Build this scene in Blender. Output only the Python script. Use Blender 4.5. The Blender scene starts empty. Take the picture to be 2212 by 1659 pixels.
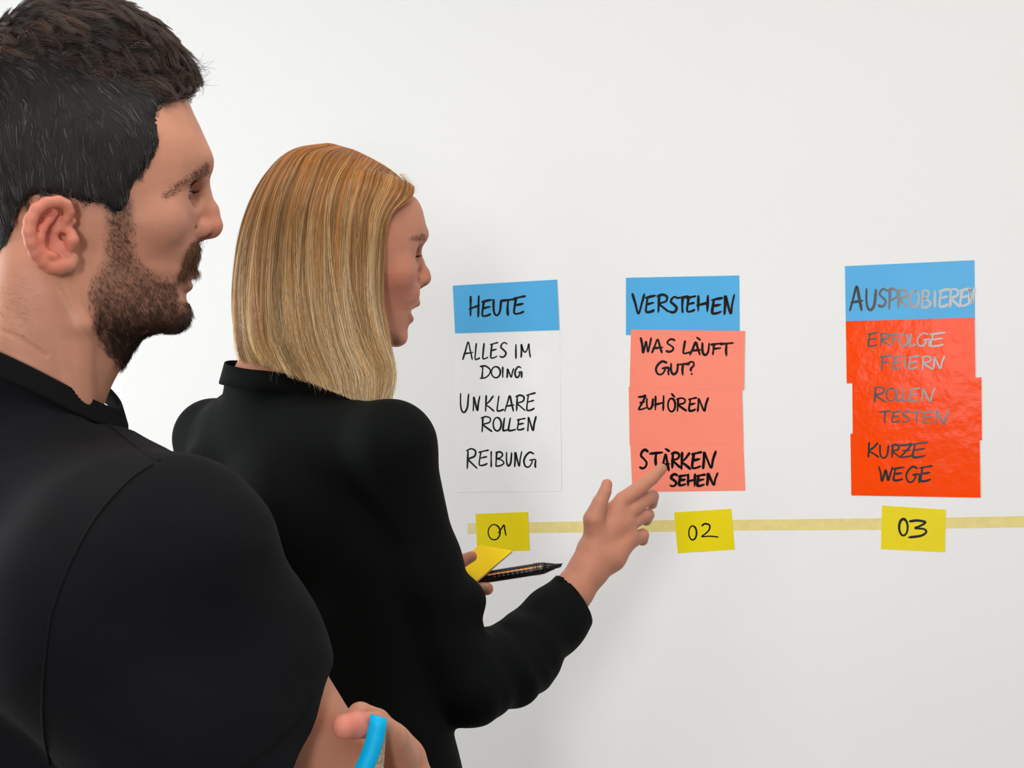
import bpy, math, random, time
import numpy as np
from mathutils import Vector
from mathutils.bvhtree import BVHTree
random.seed(4); RNG = np.random.default_rng(4)
T0 = time.time()
def log(s): print('[%.1fs] %s' % (time.time()-T0, s), flush=True)
# ------------------------------------------------------------------ frame
# Construction coordinates: millimetres, X right, Y away from the camera, Z up from the lens.
FPX, CU, CV = 3200.0, 1106.0, 829.5
CAMZ = 1.55
def to_m(p):
    p = np.asarray(p, dtype=np.float64)
    return p*0.001 + np.array([0, 0, CAMZ])
def U(px, py, Y):                       # point seen at a pixel, at a depth
    return np.array([(px-CU)/FPX*Y, Y, (CV-py)/FPX*Y])
def project(P):
    P = np.asarray(P, dtype=np.float64)
    return CU+FPX*P[..., 0]/P[..., 1], CV-FPX*P[..., 2]/P[..., 1]
scene = bpy.context.scene
cam_d = bpy.data.cameras.new('camera'); cam = bpy.data.objects.new('camera', cam_d)
scene.collection.objects.link(cam); scene.camera = cam
cam.location = (0, 0, CAMZ); cam.rotation_euler = (math.pi/2, 0, 0)
cam_d.sensor_width = 36.0; cam_d.lens = FPX/2212.0*36.0; cam_d.clip_start = 0.02
scene.view_settings.view_transform = 'Standard'; scene.view_settings.look = 'None'
scene.view_settings.gamma = 1.0; scene.view_settings.use_curve_mapping = False
scene.view_settings.exposure = -0.30
world = bpy.data.worlds.new('world'); scene.world = world; world.use_nodes = True
world.node_tree.nodes['Background'].inputs[0].default_value = (0.92, 0.96, 1.0, 1)
world.node_tree.nodes['Background'].inputs[1].default_value = 0.5

# room frame: s along the note wall, t from the wall into the room
P0 = np.array([0.0, 2.716]); WS = np.array([0.9336, -0.3584]); WN = np.array([-0.3584, -0.9336])
def room(s, t, z=0.0):
    p = P0 + WS*s + WN*t
    return np.array([p[0], p[1], z])
ROOMA = math.atan2(WS[1], WS[0])
def area(name, s, t, z, sx, sz, facing, power, col):
    l = bpy.data.lights.new(name, 'AREA'); l.shape = 'RECTANGLE'; l.size = sx; l.size_y = sz
    l.energy = power; l.color = col
    o = bpy.data.objects.new(name, l); scene.collection.objects.link(o)
    o.location = room(s, t, z)
    d = Vector((*(WS*facing[0]+WN*facing[1]), facing[2]))
    o.rotation_euler = d.to_track_quat('-Z', 'Y').to_euler()
    return o
area('window_daylight', 0.40, 5.62, 1.885, 0.6, 0.95, (0, -1, 0), 20, (0.98, 0.99, 1.0))
area('wide_window_daylight', 1.50, 5.62, 1.885, 0.45, 0.95, (0, -1, 0), 92, (0.98, 0.99, 1.0))
area('side_window_daylight', -2.44, 1.75, 1.60, 1.5, 1.5, (1, 0, 0), 70, (0.93, 0.97, 1.0))
area('ceiling_warm_fill', 0.7, 1.5, 2.76, 2.0, 0.9, (0, 0, -1), 20, (1.0, 0.93, 0.86))  # added overhead fill: warms and brightens the top of the wall

# ------------------------------------------------------------------ helpers
MATS = {}
def new_mat(name, base=(0.8, 0.8, 0.8), rough=0.6, spec=0.5, attr=None, noise=None, bump=None, sss=0.0, coat=0.0, sheen=0.0):
    m = bpy.data.materials.new(name); m.use_nodes = True
    nt = m.node_tree; b = nt.nodes['Principled BSDF']
    b.inputs['Base Color'].default_value = (*base, 1); b.inputs['Roughness'].default_value = rough
    b.inputs['Specular IOR Level'].default_value = spec
    if sheen: b.inputs['Sheen Weight'].default_value = sheen
    if coat: b.inputs['Coat Weight'].default_value = coat; b.inputs['Coat Roughness'].default_value = 0.12
    if sss:
        b.inputs['Subsurface Weight'].default_value = sss
        b.inputs['Subsurface Radius'].default_value = (1.0, 0.35, 0.2); b.inputs['Subsurface Scale'].default_value = 0.008
    tc = nt.nodes.new('ShaderNodeTexCoord')
    src = None
    if attr:
        a = nt.nodes.new('ShaderNodeAttribute'); a.attribute_name = attr; src = a.outputs['Color']
    if noise:
        sc, amt = noise
        n = nt.nodes.new('ShaderNodeTexNoise'); n.inputs['Scale'].default_value = sc; n.inputs['Detail'].default_value = 5
        nt.links.new(tc.outputs['Object'], n.inputs['Vector'])
        mr = nt.nodes.new('ShaderNodeMapRange'); mr.inputs[1].default_value = 0.3; mr.inputs[2].default_value = 0.7
        mr.inputs[3].default_value = 1-amt; mr.inputs[4].default_value = 1+amt
        nt.links.new(n.outputs['Fac'], mr.inputs[0])
        mx = nt.nodes.new('ShaderNodeVectorMath'); mx.operation = 'SCALE'
        if src: nt.links.new(src, mx.inputs[0])
        else: mx.inputs[0].default_value = base
        nt.links.new(mr.outputs[0], mx.inputs['Scale']); src = mx.outputs[0]
    if src: nt.links.new(src, b.inputs['Base Color'])
    if bump:
        sc, strength, dist = bump
        n2 = nt.nodes.new('ShaderNodeTexNoise'); n2.inputs['Scale'].default_value = sc; n2.inputs['Detail'].default_value = 4
        nt.links.new(tc.outputs['Object'], n2.inputs['Vector'])
        bp = nt.nodes.new('ShaderNodeBump'); bp.inputs['Strength'].default_value = strength; bp.inputs['Distance'].default_value = dist
        nt.links.new(n2.outputs['Fac'], bp.inputs['Height']); nt.links.new(bp.outputs[0], b.inputs['Normal'])
    MATS[name] = m
    return m
def link(o, parent=None):
    scene.collection.objects.link(o)
    if parent is not None:
        o.parent = parent
        o.matrix_parent_inverse = parent.matrix_world.inverted()
    return o
def mesh_obj(name, V, F, mat, parent=None, smooth=True, mm=True, cols=None):
    """V in construction mm; F list or array of polygons"""
    V = to_m(V) if mm else np.asarray(V, float)
    me = bpy.data.meshes.new(name)
    if isinstance(F, np.ndarray):
        n, k = F.shape
        me.vertices.add(len(V)); me.vertices.foreach_set('co', V.astype(np.float32).ravel())
        me.loops.add(n*k); me.loops.foreach_set('vertex_index', F.astype(np.int32).ravel())
        me.polygons.add(n); me.polygons.foreach_set('loop_start', np.arange(0, n*k, k, dtype=np.int32))
        me.polygons.foreach_set('loop_total', np.full(n, k, dtype=np.int32))
        me.update(calc_edges=True); me.validate()
    else:
        me.from_pydata([tuple(v) for v in V], [], F)
    me.materials.append(mat)
    if cols is not None:
        a = me.attributes.new('col', 'FLOAT_COLOR', 'POINT')
        c = np.ones((len(V), 4), np.float32); c[:, :3] = cols; a.data.foreach_set('color', c.ravel())
    me.polygons.foreach_set('use_smooth', np.full(len(me.polygons), smooth, dtype=bool))
    o = bpy.data.objects.new(name, me)
    return link(o, parent)
def tag(o, label=None, cat=None, group=None, kind=None):
    if label: o['label'] = label
    if cat: o['category'] = cat
    if group: o['group'] = group
    if kind: o['kind'] = kind
    return o
def empty(name, loc):
    o = bpy.data.objects.new(name, None); o.empty_display_size = 0.05
    scene.collection.objects.link(o); o.location = loc
    bpy.context.view_layer.update()
    return o

# ---- signed distance kit (numpy, mm)
f32 = np.float32
def nrm(v): v = np.asarray(v, float); return v/np.linalg.norm(v)
def smin(a, b, k):
    h = np.maximum(k-np.abs(a-b), 0)/k
    return np.minimum(a, b)-h*h*k*0.25
def smax(a, b, k): return -smin(-a, -b, k)
def sph(P, c, r): return np.sqrt(((P-np.asarray(c, f32))**2).sum(1))-r
def ell(P, c, r, R=None):
    q = P-np.asarray(c, f32)
    if R is not None: q = q@np.asarray(R, f32)
    r = np.asarray(r, f32)
    k0 = np.sqrt(((q/r)**2).sum(1)); k1 = np.sqrt(((q/(r*r))**2).sum(1))+1e-9
    return k0*(k0-1)/k1
def cap(P, a, b, ra, rb=None):
    rb = ra if rb is None else rb
    a = np.asarray(a, f32); b = np.asarray(b, f32); ba = b-a
    h = np.clip(((P-a)@ba)/max(float(ba@ba), 1e-6), 0, 1)
    return np.sqrt(((P-a-h[:, None]*ba)**2).sum(1))-(ra+(rb-ra)*h)
def chain(P, pts, rad, k=2.0):
    d = None
    for i in range(len(pts)-1):
        e = cap(P, pts[i], pts[i+1], rad[i], rad[i+1])
        d = e if d is None else smin(d, e, k)
    return d
def near(P, c, R, fn, big=None):
    """evaluate fn only within R of c, elsewhere a lower bound"""
    c = np.asarray(c, f32); r = np.sqrt(((P-c)**2).sum(1)); m = r < R
    out = (r-R+12.0).astype(f32)
    out = np.maximum(out, 12.0)
    if m.any(): out[m] = fn(P[m])
    return out
_wv = [(RNG.normal(size=3), RNG.uniform(0, 6.28)) for _ in range(24)]
def wnoise(P, scale, n=6, o=0):
    s = 0
    for i in range(n):
        d, ph = _wv[(o+i) % 24]
        s = s+np.sin(P@np.asarray(d/scale*(1+0.25*i), f32)+f32(ph))
    return s/n
def surface(fn, lo, hi, h, slack=1.0):
    """surface nets over the active blocks of a signed distance function"""
    lo = np.asarray(lo, float); hi = np.asarray(hi, float); B = 8; H = B*h
    nb = np.ceil((hi-lo)/H).astype(int)
    bi = np.stack(np.meshgrid(*[np.arange(n) for n in nb], indexing='ij'), -1).reshape(-1, 3)
    keep = np.zeros(len(bi), bool)
    for s in range(0, len(bi), 200000):
        c = (lo+(bi[s:s+200000]+0.5)*H).astype(f32)
        keep[s:s+200000] = np.abs(fn(c)) < H*0.87*1.25*slack+1.5
    bi = bi[keep]
    g = np.arange(B+1); off = np.stack(np.meshgrid(g, g, g, indexing='ij'), -1).reshape(-1, 3)
    N = (nb*B+2).astype(np.int64)
    def key(ix): return (ix[..., 0]*N[1]+ix[..., 1])*N[2]+ix[..., 2]
    VK, VP, QK = [], [], []
    corner = [(i, j, k) for i in (0, 1) for j in (0, 1) for k in (0, 1)]
    for s in range(0, len(bi), 400):
        b = bi[s:s+400]; base = b*B
        P = (lo+(base[:, None, :]+off[None])*h).reshape(-1, 3).astype(f32)
        D = fn(P).reshape(len(b), B+1, B+1, B+1).astype(f32)
        ins = D < 0
        cnt = sum(ins[:, i:i+B, j:j+B, k:k+B].astype(np.int8) for i, j, k in corner)
        act = (cnt > 0) & (cnt < 8)
        bb, ci, cj, ck = np.nonzero(act)
        if len(bb) == 0: continue
        acc = np.zeros((len(bb), 3)); num = np.zeros(len(bb))
        for ax in range(3):
            for (u, v) in ((0, 0), (0, 1), (1, 0), (1, 1)):
                o0 = [0, 0, 0]; others = [a for a in range(3) if a != ax]
                o0[others[0]] = u; o0[others[1]] = v; o1 = list(o0); o1[ax] = 1
                d0 = D[bb, ci+o0[0], cj+o0[1], ck+o0[2]]; d1 = D[bb, ci+o1[0], cj+o1[1], ck+o1[2]]
                m = (d0 < 0) != (d1 < 0)
                t = np.where(m, d0/np.where(m, d0-d1, 1), 0)
                p = np.tile(np.array(o0, float), (len(bb), 1)); p[:, ax] += t
                acc[m] += p[m]; num[m] += 1
        cell = base[bb]+np.stack([ci, cj, ck], 1)
        VP.append(lo+(cell+acc/num[:, None])*h); VK.append(key(cell))
        for ax in range(3):
            sl0 = ins[:, :B, :B, :B]
            sh = [slice(0, B)]*3; sh[ax] = slice(1, B+1)
            sl1 = ins[(slice(None), *sh)]
            eb, ei, ej, ek = np.nonzero(sl0 != sl1)
            if len(eb) == 0: continue
            flip = sl0[eb, ei, ej, ek]
            g0 = base[eb]+np.stack([ei, ej, ek], 1)
            a1, a2 = [(1, 2), (2, 0), (0, 1)][ax]
            e1 = np.zeros(3, int); e1[a1] = 1; e2 = np.zeros(3, int); e2[a2] = 1
            ks = np.stack([key(g0-e1-e2), key(g0-e2), key(g0), key(g0-e1)], 1)
            ks[~flip] = ks[~flip][:, ::-1]
            QK.append(ks)
    VK = np.concatenate(VK); VP = np.concatenate(VP); QK = np.concatenate(QK)
    o = np.argsort(VK); VK = VK[o]; VP = VP[o]
    ix = np.searchsorted(VK, QK); ix = np.clip(ix, 0, len(VK)-1)
    ok = (VK[ix] == QK).all(1)
    return VP, ix[ok].astype(np.int32)
def normals(V, F):
    a = V[F[:, 2]]-V[F[:, 0]]; b = V[F[:, 3]]-V[F[:, 1]]; n = np.cross(a, b)
    N = np.zeros_like(V)
    for k in range(4): np.add.at(N, F[:, k], n)
    return N/np.maximum(np.linalg.norm(N, axis=1), 1e-9)[:, None]
def scatter(V, F, N, w, n):
    """n random points on quads, weighted by per-vertex weight"""
    fw = w[F].mean(1)*np.linalg.norm(np.cross(V[F[:, 2]]-V[F[:, 0]], V[F[:, 3]]-V[F[:, 1]]), axis=1)
    fi = RNG.choice(len(F), n, p=fw/fw.sum()); r = RNG.dirichlet([1, 1, 1, 1], n)
    q = F[fi]
    P = (V[q]*r[..., None]).sum(1); M = (N[q]*r[..., None]).sum(1)
    return P, M/np.linalg.norm(M, axis=1)[:, None]
def inpoly(x, y, poly):
    poly = np.asarray(poly, float); c = np.zeros(len(x), bool); j = len(poly)-1
    for i in range(len(poly)):
        xi, yi = poly[i]; xj, yj = poly[j]
        m = ((yi > y) != (yj > y)) & (x < (xj-xi)*(y-yi)/(yj-yi+1e-12)+xi)
        c ^= m; j = i
    return c
def polydist(x, y, poly, closed=True):
    poly = np.asarray(poly, float); d = np.full(len(x), 1e9)
    for i in range(len(poly) if closed else len(poly)-1):
        a = poly[i]; b = poly[(i+1) % len(poly)]; ba = b-a
        h = np.clip(((x-a[0])*ba[0]+(y-a[1])*ba[1])/max(ba@ba, 1e-9), 0, 1)
        d = np.minimum(d, np.hypot(x-a[0]-h*ba[0], y-a[1]-h*ba[1]))
    return d
def softpoly(x, y, poly, s):
    d = polydist(x, y, poly); d = np.where(inpoly(x, y, poly), d, -d)
    return np.clip(0.5+d/s, 0, 1)
def strands(name, paths, rad, mat, parent, cols=None, taper=0.25):
    """paths (n, k, 3) in mm -> one hair object"""
    n, k, _ = paths.shape
    hc = bpy.data.hair_curves.new(name); hc.add_curves([k]*n)
    hc.attributes['position'].data.foreach_set('vector', to_m(paths).astype(np.float32).ravel())
    ra = hc.attributes.get('radius') or hc.attributes.new('radius', 'FLOAT', 'POINT')
    t = np.linspace(0, 1, k); pr = (1-(1-taper)*t**1.5)
    r = (np.asarray(rad, float).reshape(-1, 1)*np.ones((n, 1)))*pr[None]*0.001
    ra.data.foreach_set('value', r.astype(np.float32).ravel())
    if cols is not None:
        c = hc.attributes.new('col', 'FLOAT_COLOR', 'CURVE')
        cc = np.ones((n, 4), np.float32); cc[:, :3] = cols; c.data.foreach_set('color', cc.ravel())
    hc.materials.append(mat)
    o = bpy.data.objects.new(name, hc)
    return link(o, parent)
def smooth_path(pts, n):
    """Catmull-Rom through pts"""
    p = np.asarray(pts, float); m = len(p); q = np.vstack([2*p[0]-p[1], p, 2*p[-1]-p[-2]])
    t = np.linspace(0, m-1, n); i = np.clip(t.astype(int), 0, m-2); f = (t-i)[:, None]
    a, b, c, d = q[i], q[i+1], q[i+2], q[i+3]
    return 0.5*((2*b)+(-a+c)*f+(2*a-5*b+4*c-d)*f**2+(-a+3*b-3*c+d)*f**3)
def tube_mesh(pts, r, seg=8, squash=None, closed=False, nrm_hint=None):
    """tube along pts (mm); r scalar or array"""
    p = np.asarray(pts, float); n = len(p); r = np.broadcast_to(np.asarray(r, float), (n,))
    T = np.gradient(p, axis=0)
    if closed: T = np.roll(p, -1, 0)-np.roll(p, 1, 0)
    T /= np.linalg.norm(T, axis=1)[:, None]+1e-12
    up = np.array([0, 0, 1.0]) if nrm_hint is None else np.asarray(nrm_hint, float)
    V, F = [], []
    for i in range(n):
        h = up if up.ndim == 1 else up[i]
        s = np.cross(T[i], h); s /= np.linalg.norm(s)+1e-12; u = np.cross(s, T[i])
        for k in range(seg):
            a = 2*math.pi*k/seg
            V.append(p[i]+(s*math.cos(a)*(squash or 1)+u*math.sin(a))*r[i])
    m = n if closed else n-1
    for i in range(m):
        j = (i+1) % n
        for k in range(seg):
            k2 = (k+1) % seg
            F.append((i*seg+k, i*seg+k2, j*seg+k2, j*seg+k))
    if not closed: F.append(tuple(range(seg))[::-1]); F.append(tuple((n-1)*seg+k for k in range(seg)))
    return np.array(V), F
log('helpers')

# ------------------------------------------------------------------ materials
wall_m = new_mat('wall_paint', (0.86, 0.86, 0.85), 0.62, 0.3, noise=(1.3, 0.012), bump=(160, 0.10, 0.002))
new_mat('ceiling_paint', (0.70, 0.68, 0.65), 0.8); grey_m = new_mat('grey_wall_paint', (0.42, 0.42, 0.43), 0.8)
new_mat('oak_floor', (0.16, 0.13, 0.10), 0.45, noise=(6, 0.2))
new_mat('window_frame', (0.85, 0.85, 0.85), 0.4)
MATS['wall_paint'] = wall_m

# ------------------------------------------------------------------ the room
def slab(name, s0, s1, t0, t1, z0, z1, mat, kind='structure'):
    c = [room(s, t, z) for z in (z0, z1) for (s, t) in ((s0, t0), (s1, t0), (s1, t1), (s0, t1))]
    F = [(0, 3, 2, 1), (4, 5, 6, 7), (0, 1, 5, 4), (1, 2, 6, 5), (2, 3, 7, 6), (3, 0, 4, 7)]
    # room() axes: s x z gives t outward, orientation fixed below
    o = mesh_obj(name, np.array(c), F, mat, smooth=False, mm=False)
    import bmesh
    bm = bmesh.new(); bm.from_mesh(o.data); bmesh.ops.recalc_face_normals(bm, faces=bm.faces); bm.to_mesh(o.data); bm.free()
    if kind: o['kind'] = kind
    return o
# wall edge seen left of the woman: px 262
def wall_Y(px): a = (px-CU)/FPX; return 2716.0/(1+0.3839*a)     # depth of the note wall under a pixel column
pe = U(262, 800, wall_Y(262))*0.001; s_edge = float((pe[:2]-P0)@WS)
RT, RS0, RS1 = 5.6, -2.5, 3.6
slab('wall_front', s_edge, RS1, -0.12, 0.0, 0, 2.8, wall_m)
slab('wall_front_recess', s_edge-1.2, s_edge+0.02, -0.17, -0.05, 0, 2.8, wall_m)['kind'] = 'structure'
bpy.data.objects['wall_front_recess'].name = 'wall_recess'
slab('floor', RS0-.2, RS1+.2, -0.2, RT+.2, -0.1, 0, MATS['oak_floor'])
slab('ceiling', RS0-.2, RS1+.2, -0.2, RT+.2, 2.8, 2.9, MATS['ceiling_paint'])
slab('wall_right', RS1, RS1+.12, -0.12, RT, 0, 2.8, grey_m)
def wall_with_hole(name, along, a0, a1, h0, h1, z0, z1, pos, extra=None):
    V, F = [], []
    def bx(u0, u1, w0, w1):
        b = len(V)
        for z in (w0, w1):
            for (u, v) in ((u0, pos), (u1, pos), (u1, pos+0.12), (u0, pos+0.12)):
                V.append(room(u, v, z) if along == 's' else room(-(v), u, z) if False else (room(u, v, z) if along == 's' else room(RS0-(v-pos), u, z)))
        F.extend([tuple(b+i for i in f) for f in ((0, 3, 2, 1), (4, 5, 6, 7), (0, 1, 5, 4), (1, 2, 6, 5), (2, 3, 7, 6), (3, 0, 4, 7))])
    bx(a0, h0, 0, 2.8); bx(h0, h1, 0, z0); bx(h0, h1, z1, 2.8)
    if extra:
        bx(h1, extra[0], 0, 2.8); bx(extra[0], extra[1], 0, z0); bx(extra[0], extra[1], z1, 2.8); bx(extra[1], a1, 0, 2.8)
    else: bx(h1, a1, 0, 2.8)
    o = mesh_obj(name, np.array(V), F, grey_m if along == 's' else wall_m, smooth=False, mm=False); o['kind'] = 'structure'; return o
wall_with_hole('wall_back', 's', RS0, RS1, 0.09, 0.71, 1.38, 2.4, RT, (1.26, 1.74))
wall_with_hole('wall_left', 't', -0.17, RT, 1.0, 2.5, 0.8, 2.4, 0)
def window(name, fn):
    V, F = [], []
    for (u0, u1, w0, w1) in fn[1]:
        b = len(V)
        for z in (w0, w1):
            for (u, v) in ((u0, 0), (u1, 0), (u1, .05), (u0, .05)): V.append(fn[0](u, v, z))
        F.extend([tuple(b+i for i in f) for f in ((0, 3, 2, 1), (4, 5, 6, 7), (0, 1, 5, 4), (1, 2, 6, 5), (2, 3, 7, 6), (3, 0, 4, 7))])
    o = mesh_obj(name, np.array(V), F, MATS['window_frame'], smooth=False, mm=False); o['kind'] = 'structure'
window('window_1', (lambda u, v, z: room(u, RT+.04+v, z), [(.09, .12, 1.38, 2.4), (.68, .71, 1.38, 2.4), (.12, .68, 1.38, 1.41), (.12, .68, 2.37, 2.4)]))
window('window_3', (lambda u, v, z: room(u, RT+.04+v, z), [(1.26, 1.28, 1.38, 2.4), (1.72, 1.74, 1.38, 2.4), (1.28, 1.72, 1.38, 1.41), (1.28, 1.72, 2.37, 2.4)]))
window('window_2', (lambda u, v, z: room(RS0-.05-v, u, z), [(1, 1.06, .8, 2.4), (2.44, 2.5, .8, 2.4), (1.06, 2.44, .8, .86), (1.06, 2.44, 2.34, 2.4)]))
log('room')

# ------------------------------------------------------------------ cards on the wall
def W(px, py, off=0.0):                     # point of the note wall seen at a pixel, lifted off mm into the room
    a = (px-CU)/FPX; n = np.array([WN[0], WN[1], 0.0])
    t = (2716.0-off/0.9336)/(1+0.3839*a)
    return np.array([a*t, t, (CV-py)/FPX*t])
card_cols = {'blue': (0.09, 0.43, 0.78), 'pink': (1.0, 0.27, 0.185), 'orange': (1.0, 0.068, 0.0), 'white': (0.87, 0.87, 0.86), 'yellow': (0.84, 0.68, 0.004)}
for k, c in card_cols.items():
    new_mat('card_'+k, c, 0.14 if k == 'orange' else 0.36, 0.16 if k == 'orange' else 0.25, noise=(14, 0.03), bump=(30, 0.25, 0.004) if k == 'orange' else (25, 0.06, 0.003))
ink = new_mat('marker_ink', (0.006, 0.007, 0.008), 0.13, 0.9)
new_mat('masking_tape', (0.80, 0.67, 0.25), 0.6, noise=(60, 0.05), bump=(90, 0.3, 0.002))
new_mat('masking_tape_faded', (0.80, 0.70, 0.36), 0.6, noise=(60, 0.05), bump=(90, 0.3, 0.002))
def L(*st): return [np.array(s, float) for s in st]
def arc(cx, cy, rx, ry, a0, a1, n=10):
    return [(cx+rx*math.cos(math.radians(a)), cy+ry*math.sin(math.radians(a))) for a in np.linspace(a0, a1, n)]
GL = {  # handwritten strokes in a unit box, y down
 'H': [[(0.12, 0.02), (0.1, 0.95)], [(0.0, 0.62), (0.95, 0.45)], [(0.9, 0.0), (0.85, 1.0)]],
 'E': [[(0.2, 0.12), (0.1, 0.5), (0.05, 0.95), (0.5, 0.96), (0.85, 0.86)], [(0.0, 0.14), (0.5, 0.06), (0.98, 0.0)], [(0.1, 0.52), (0.8, 0.42)]],
 'U': [[(0.05, 0.0), (0.05, 0.6), (0.2, 0.93), (0.5, 1.0), (0.8, 0.75), (0.9, 0.3), (0.95, 0.03)]],
 'T': [[(0.0, 0.1), (0.5, 0.05), (1.0, 0.0)], [(0.5, 0.06), (0.45, 0.55), (0.48, 1.0)]],
 'V': [[(0.0, 0.0), (0.25, 0.5), (0.5, 1.0), (0.78, 0.5), (1.0, 0.02)]],
 'R': [[(0.15, 0.08), (0.12, 0.5), (0.08, 1.0)], [(0.0, 0.1), (0.45, 0.0), (0.85, 0.12), (0.75, 0.38), (0.2, 0.52), (0.55, 0.75), (1.0, 0.98)]],
 'S': [[(0.95, 0.1), (0.6, 0.0), (0.25, 0.12), (0.15, 0.33), (0.5, 0.5), (0.8, 0.7), (0.65, 0.92), (0.3, 1.0), (0.0, 0.93)]],
 'N': [[(0.12, 0.98), (0.18, 0.5), (0.2, 0.06), (0.4, 0.45), (0.68, 0.95), (0.8, 0.5), (1.0, 0.0)]],
 'A': [[(0.0, 1.0), (0.25, 0.5), (0.5, 0.02), (0.68, 0.45), (0.88, 1.0)], [(0.1, 0.68), (0.95, 0.6)]],
 'L': [[(0.3, 0.0), (0.15, 0.5), (0.08, 0.95), (0.5, 0.96), (1.0, 0.88)]],
 'I': [[(0.5, 0.0), (0.45, 0.5), (0.5, 1.0)]],
 'M': [[(0.08, 1.0), (0.12, 0.5), (0.1, 0.05), (0.3, 0.5), (0.5, 0.62), (0.7, 0.4), (0.85, 0.0), (0.9, 0.5), (1.0, 1.0)]],
 'D': [[(0.25, 0.08), (0.22, 0.5), (0.18, 0.95)], [(0.0, 0.06), (0.5, 0.02), (0.95, 0.3), (0.9, 0.65), (0.5, 0.95), (0.0, 1.0)]],
 'O': [arc(.5, .5, .5, .5, -80, 290, 16)],
 'G': [[(0.85, 0.1), (0.5, 0.0), (0.15, 0.25), (0.0, 0.6), (0.15, 0.93), (0.45, 0.95), (0.68, 0.7), (0.72, 0.5)], [(0.5, 0.52), (0.98, 0.48), (0.97, 0.8), (1.0, 1.0)]],
 'K': [[(0.12, 0.0), (0.08, 0.5), (0.05, 1.0)], [(0.9, 0.03), (0.5, 0.35), (0.12, 0.58), (0.5, 0.75), (1.0, 1.0)]],
 'B': [[(0.2, 0.0), (0.15, 0.5), (0.1, 1.0)], [(0.1, 0.05), (0.6, 0.0), (0.85, 0.2), (0.6, 0.4), (0.2, 0.48), (0.7, 0.55), (1.0, 0.78), (0.6, 0.96), (0.1, 1.0)]],
 'W': [[(0.0, 0.0), (0.15, 0.5), (0.22, 1.0), (0.4, 0.55), (0.5, 0.25), (0.6, 0.6), (0.68, 0.95), (0.85, 0.5), (1.0, 0.0)]],
 'F': [[(0.25, 0.1), (0.2, 0.5), (0.15, 1.0)], [(0.0, 0.12), (0.5, 0.05), (1.0, 0.0)], [(0.2, 0.5), (0.8, 0.42)]],
 'Z': [[(0.0, 0.08), (0.5, 0.06), (0.9, 0.0), (0.5, 0.5), (0.05, 0.95), (0.5, 0.95), (1.0, 0.85)], [(0.2, 0.5), (0.8, 0.42)]],
 'P': [[(0.2, 0.05), (0.2, 0.5), (0.12, 1.0)], [(0.0, 0.1), (0.5, 0.0), (1.0, 0.15), (0.85, 0.42), (0.25, 0.58)]],
 '?': [[(0.0, 0.25), (0.3, 0.02), (0.75, 0.05), (0.8, 0.3), (0.45, 0.5), (0.4, 0.72)], [(0.48, 0.93), (0.56, 0.98)]],
 '0': [arc(.5, .5, .5, .5, -70, 300, 16)],
 '1': [[(-0.1, 0.72), (0.3, 0.35), (0.68, 0.02), (0.82, 0.5), (0.98, 0.95)]],
 '2': [[(0.02, 0.15), (0.22, 0.0), (0.48, 0.12), (0.45, 0.45), (0.22, 0.75), (0.02, 0.95), (0.5, 0.92), (1.0, 0.98)]],
 '3': [[(0.05, 0.05), (0.5, 0.0), (0.95, 0.1), (0.65, 0.32), (0.35, 0.45), (0.85, 0.5), (1.0, 0.68), (0.7, 0.9), (0.0, 1.0)]],
 '`': [[(0.0, 0.0), (1.0, 1.0)]],
 '/': [[(0.0, 0.0), (0.5, 0.5), (1.0, 1.0)]],
}
def ribbon(name, strokes, r_px, off, parent):
    """flat pen strokes on the wall: strokes in photograph pixels laid on the wall plane"""
    V, F = [], []
    for st in strokes:
        p = smooth_path(st, max(6, 5*len(st))) if len(st) > 2 else np.linspace(st[0], st[1], 6)
        p = np.asarray(p); d = np.gradient(p, axis=0); d /= np.linalg.norm(d, axis=1)[:, None]+1e-9
        nn = np.stack([-d[:, 1], d[:, 0]], 1); n = len(p)
        w = r_px*(0.92+0.16*np.sin(np.linspace(0, 5, n)+random.random()*6)); w[0] *= 0.75; w[-1] *= 0.6
        # rounded ends
        pre = [p[0]-d[0]*r_px*0.6]; post = [p[-1]+d[-1]*r_px*0.6]
        P = np.vstack([pre, p, post]); Nn = np.vstack([nn[:1], nn, nn[-1:]]); ww = np.concatenate([[r_px*.35], w, [r_px*.3]])
        b = len(V)
        for q, m, x in zip(P, Nn, ww):
            V.append(W(*(q+m*x), off)); V.append(W(*(q-m*x), off))
        for i in range(len(P)-1): F.append((b+2*i, b+2*i+1, b+2*i+3, b+2*i+2))
        off += 0.012
    o = mesh_obj(name, np.array(V), F, ink, parent, smooth=False)
    return o
CROPS = {'A': (940, 580, 2.594), 'B': (1330, 570, 2.553), 'C': (1800, 540, 2.44)}
def word(crop, items, slant=0.0):
    ox, oy, sc = CROPS[crop]; out = []
    for ch, x0, x1, y0, y1 in items:
        for st in GL[ch]:
            out.append([(ox+(x0+u*(x1-x0))/sc, oy+(y0+v*(y1-y0))/sc) for u, v in st])
    return out
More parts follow.
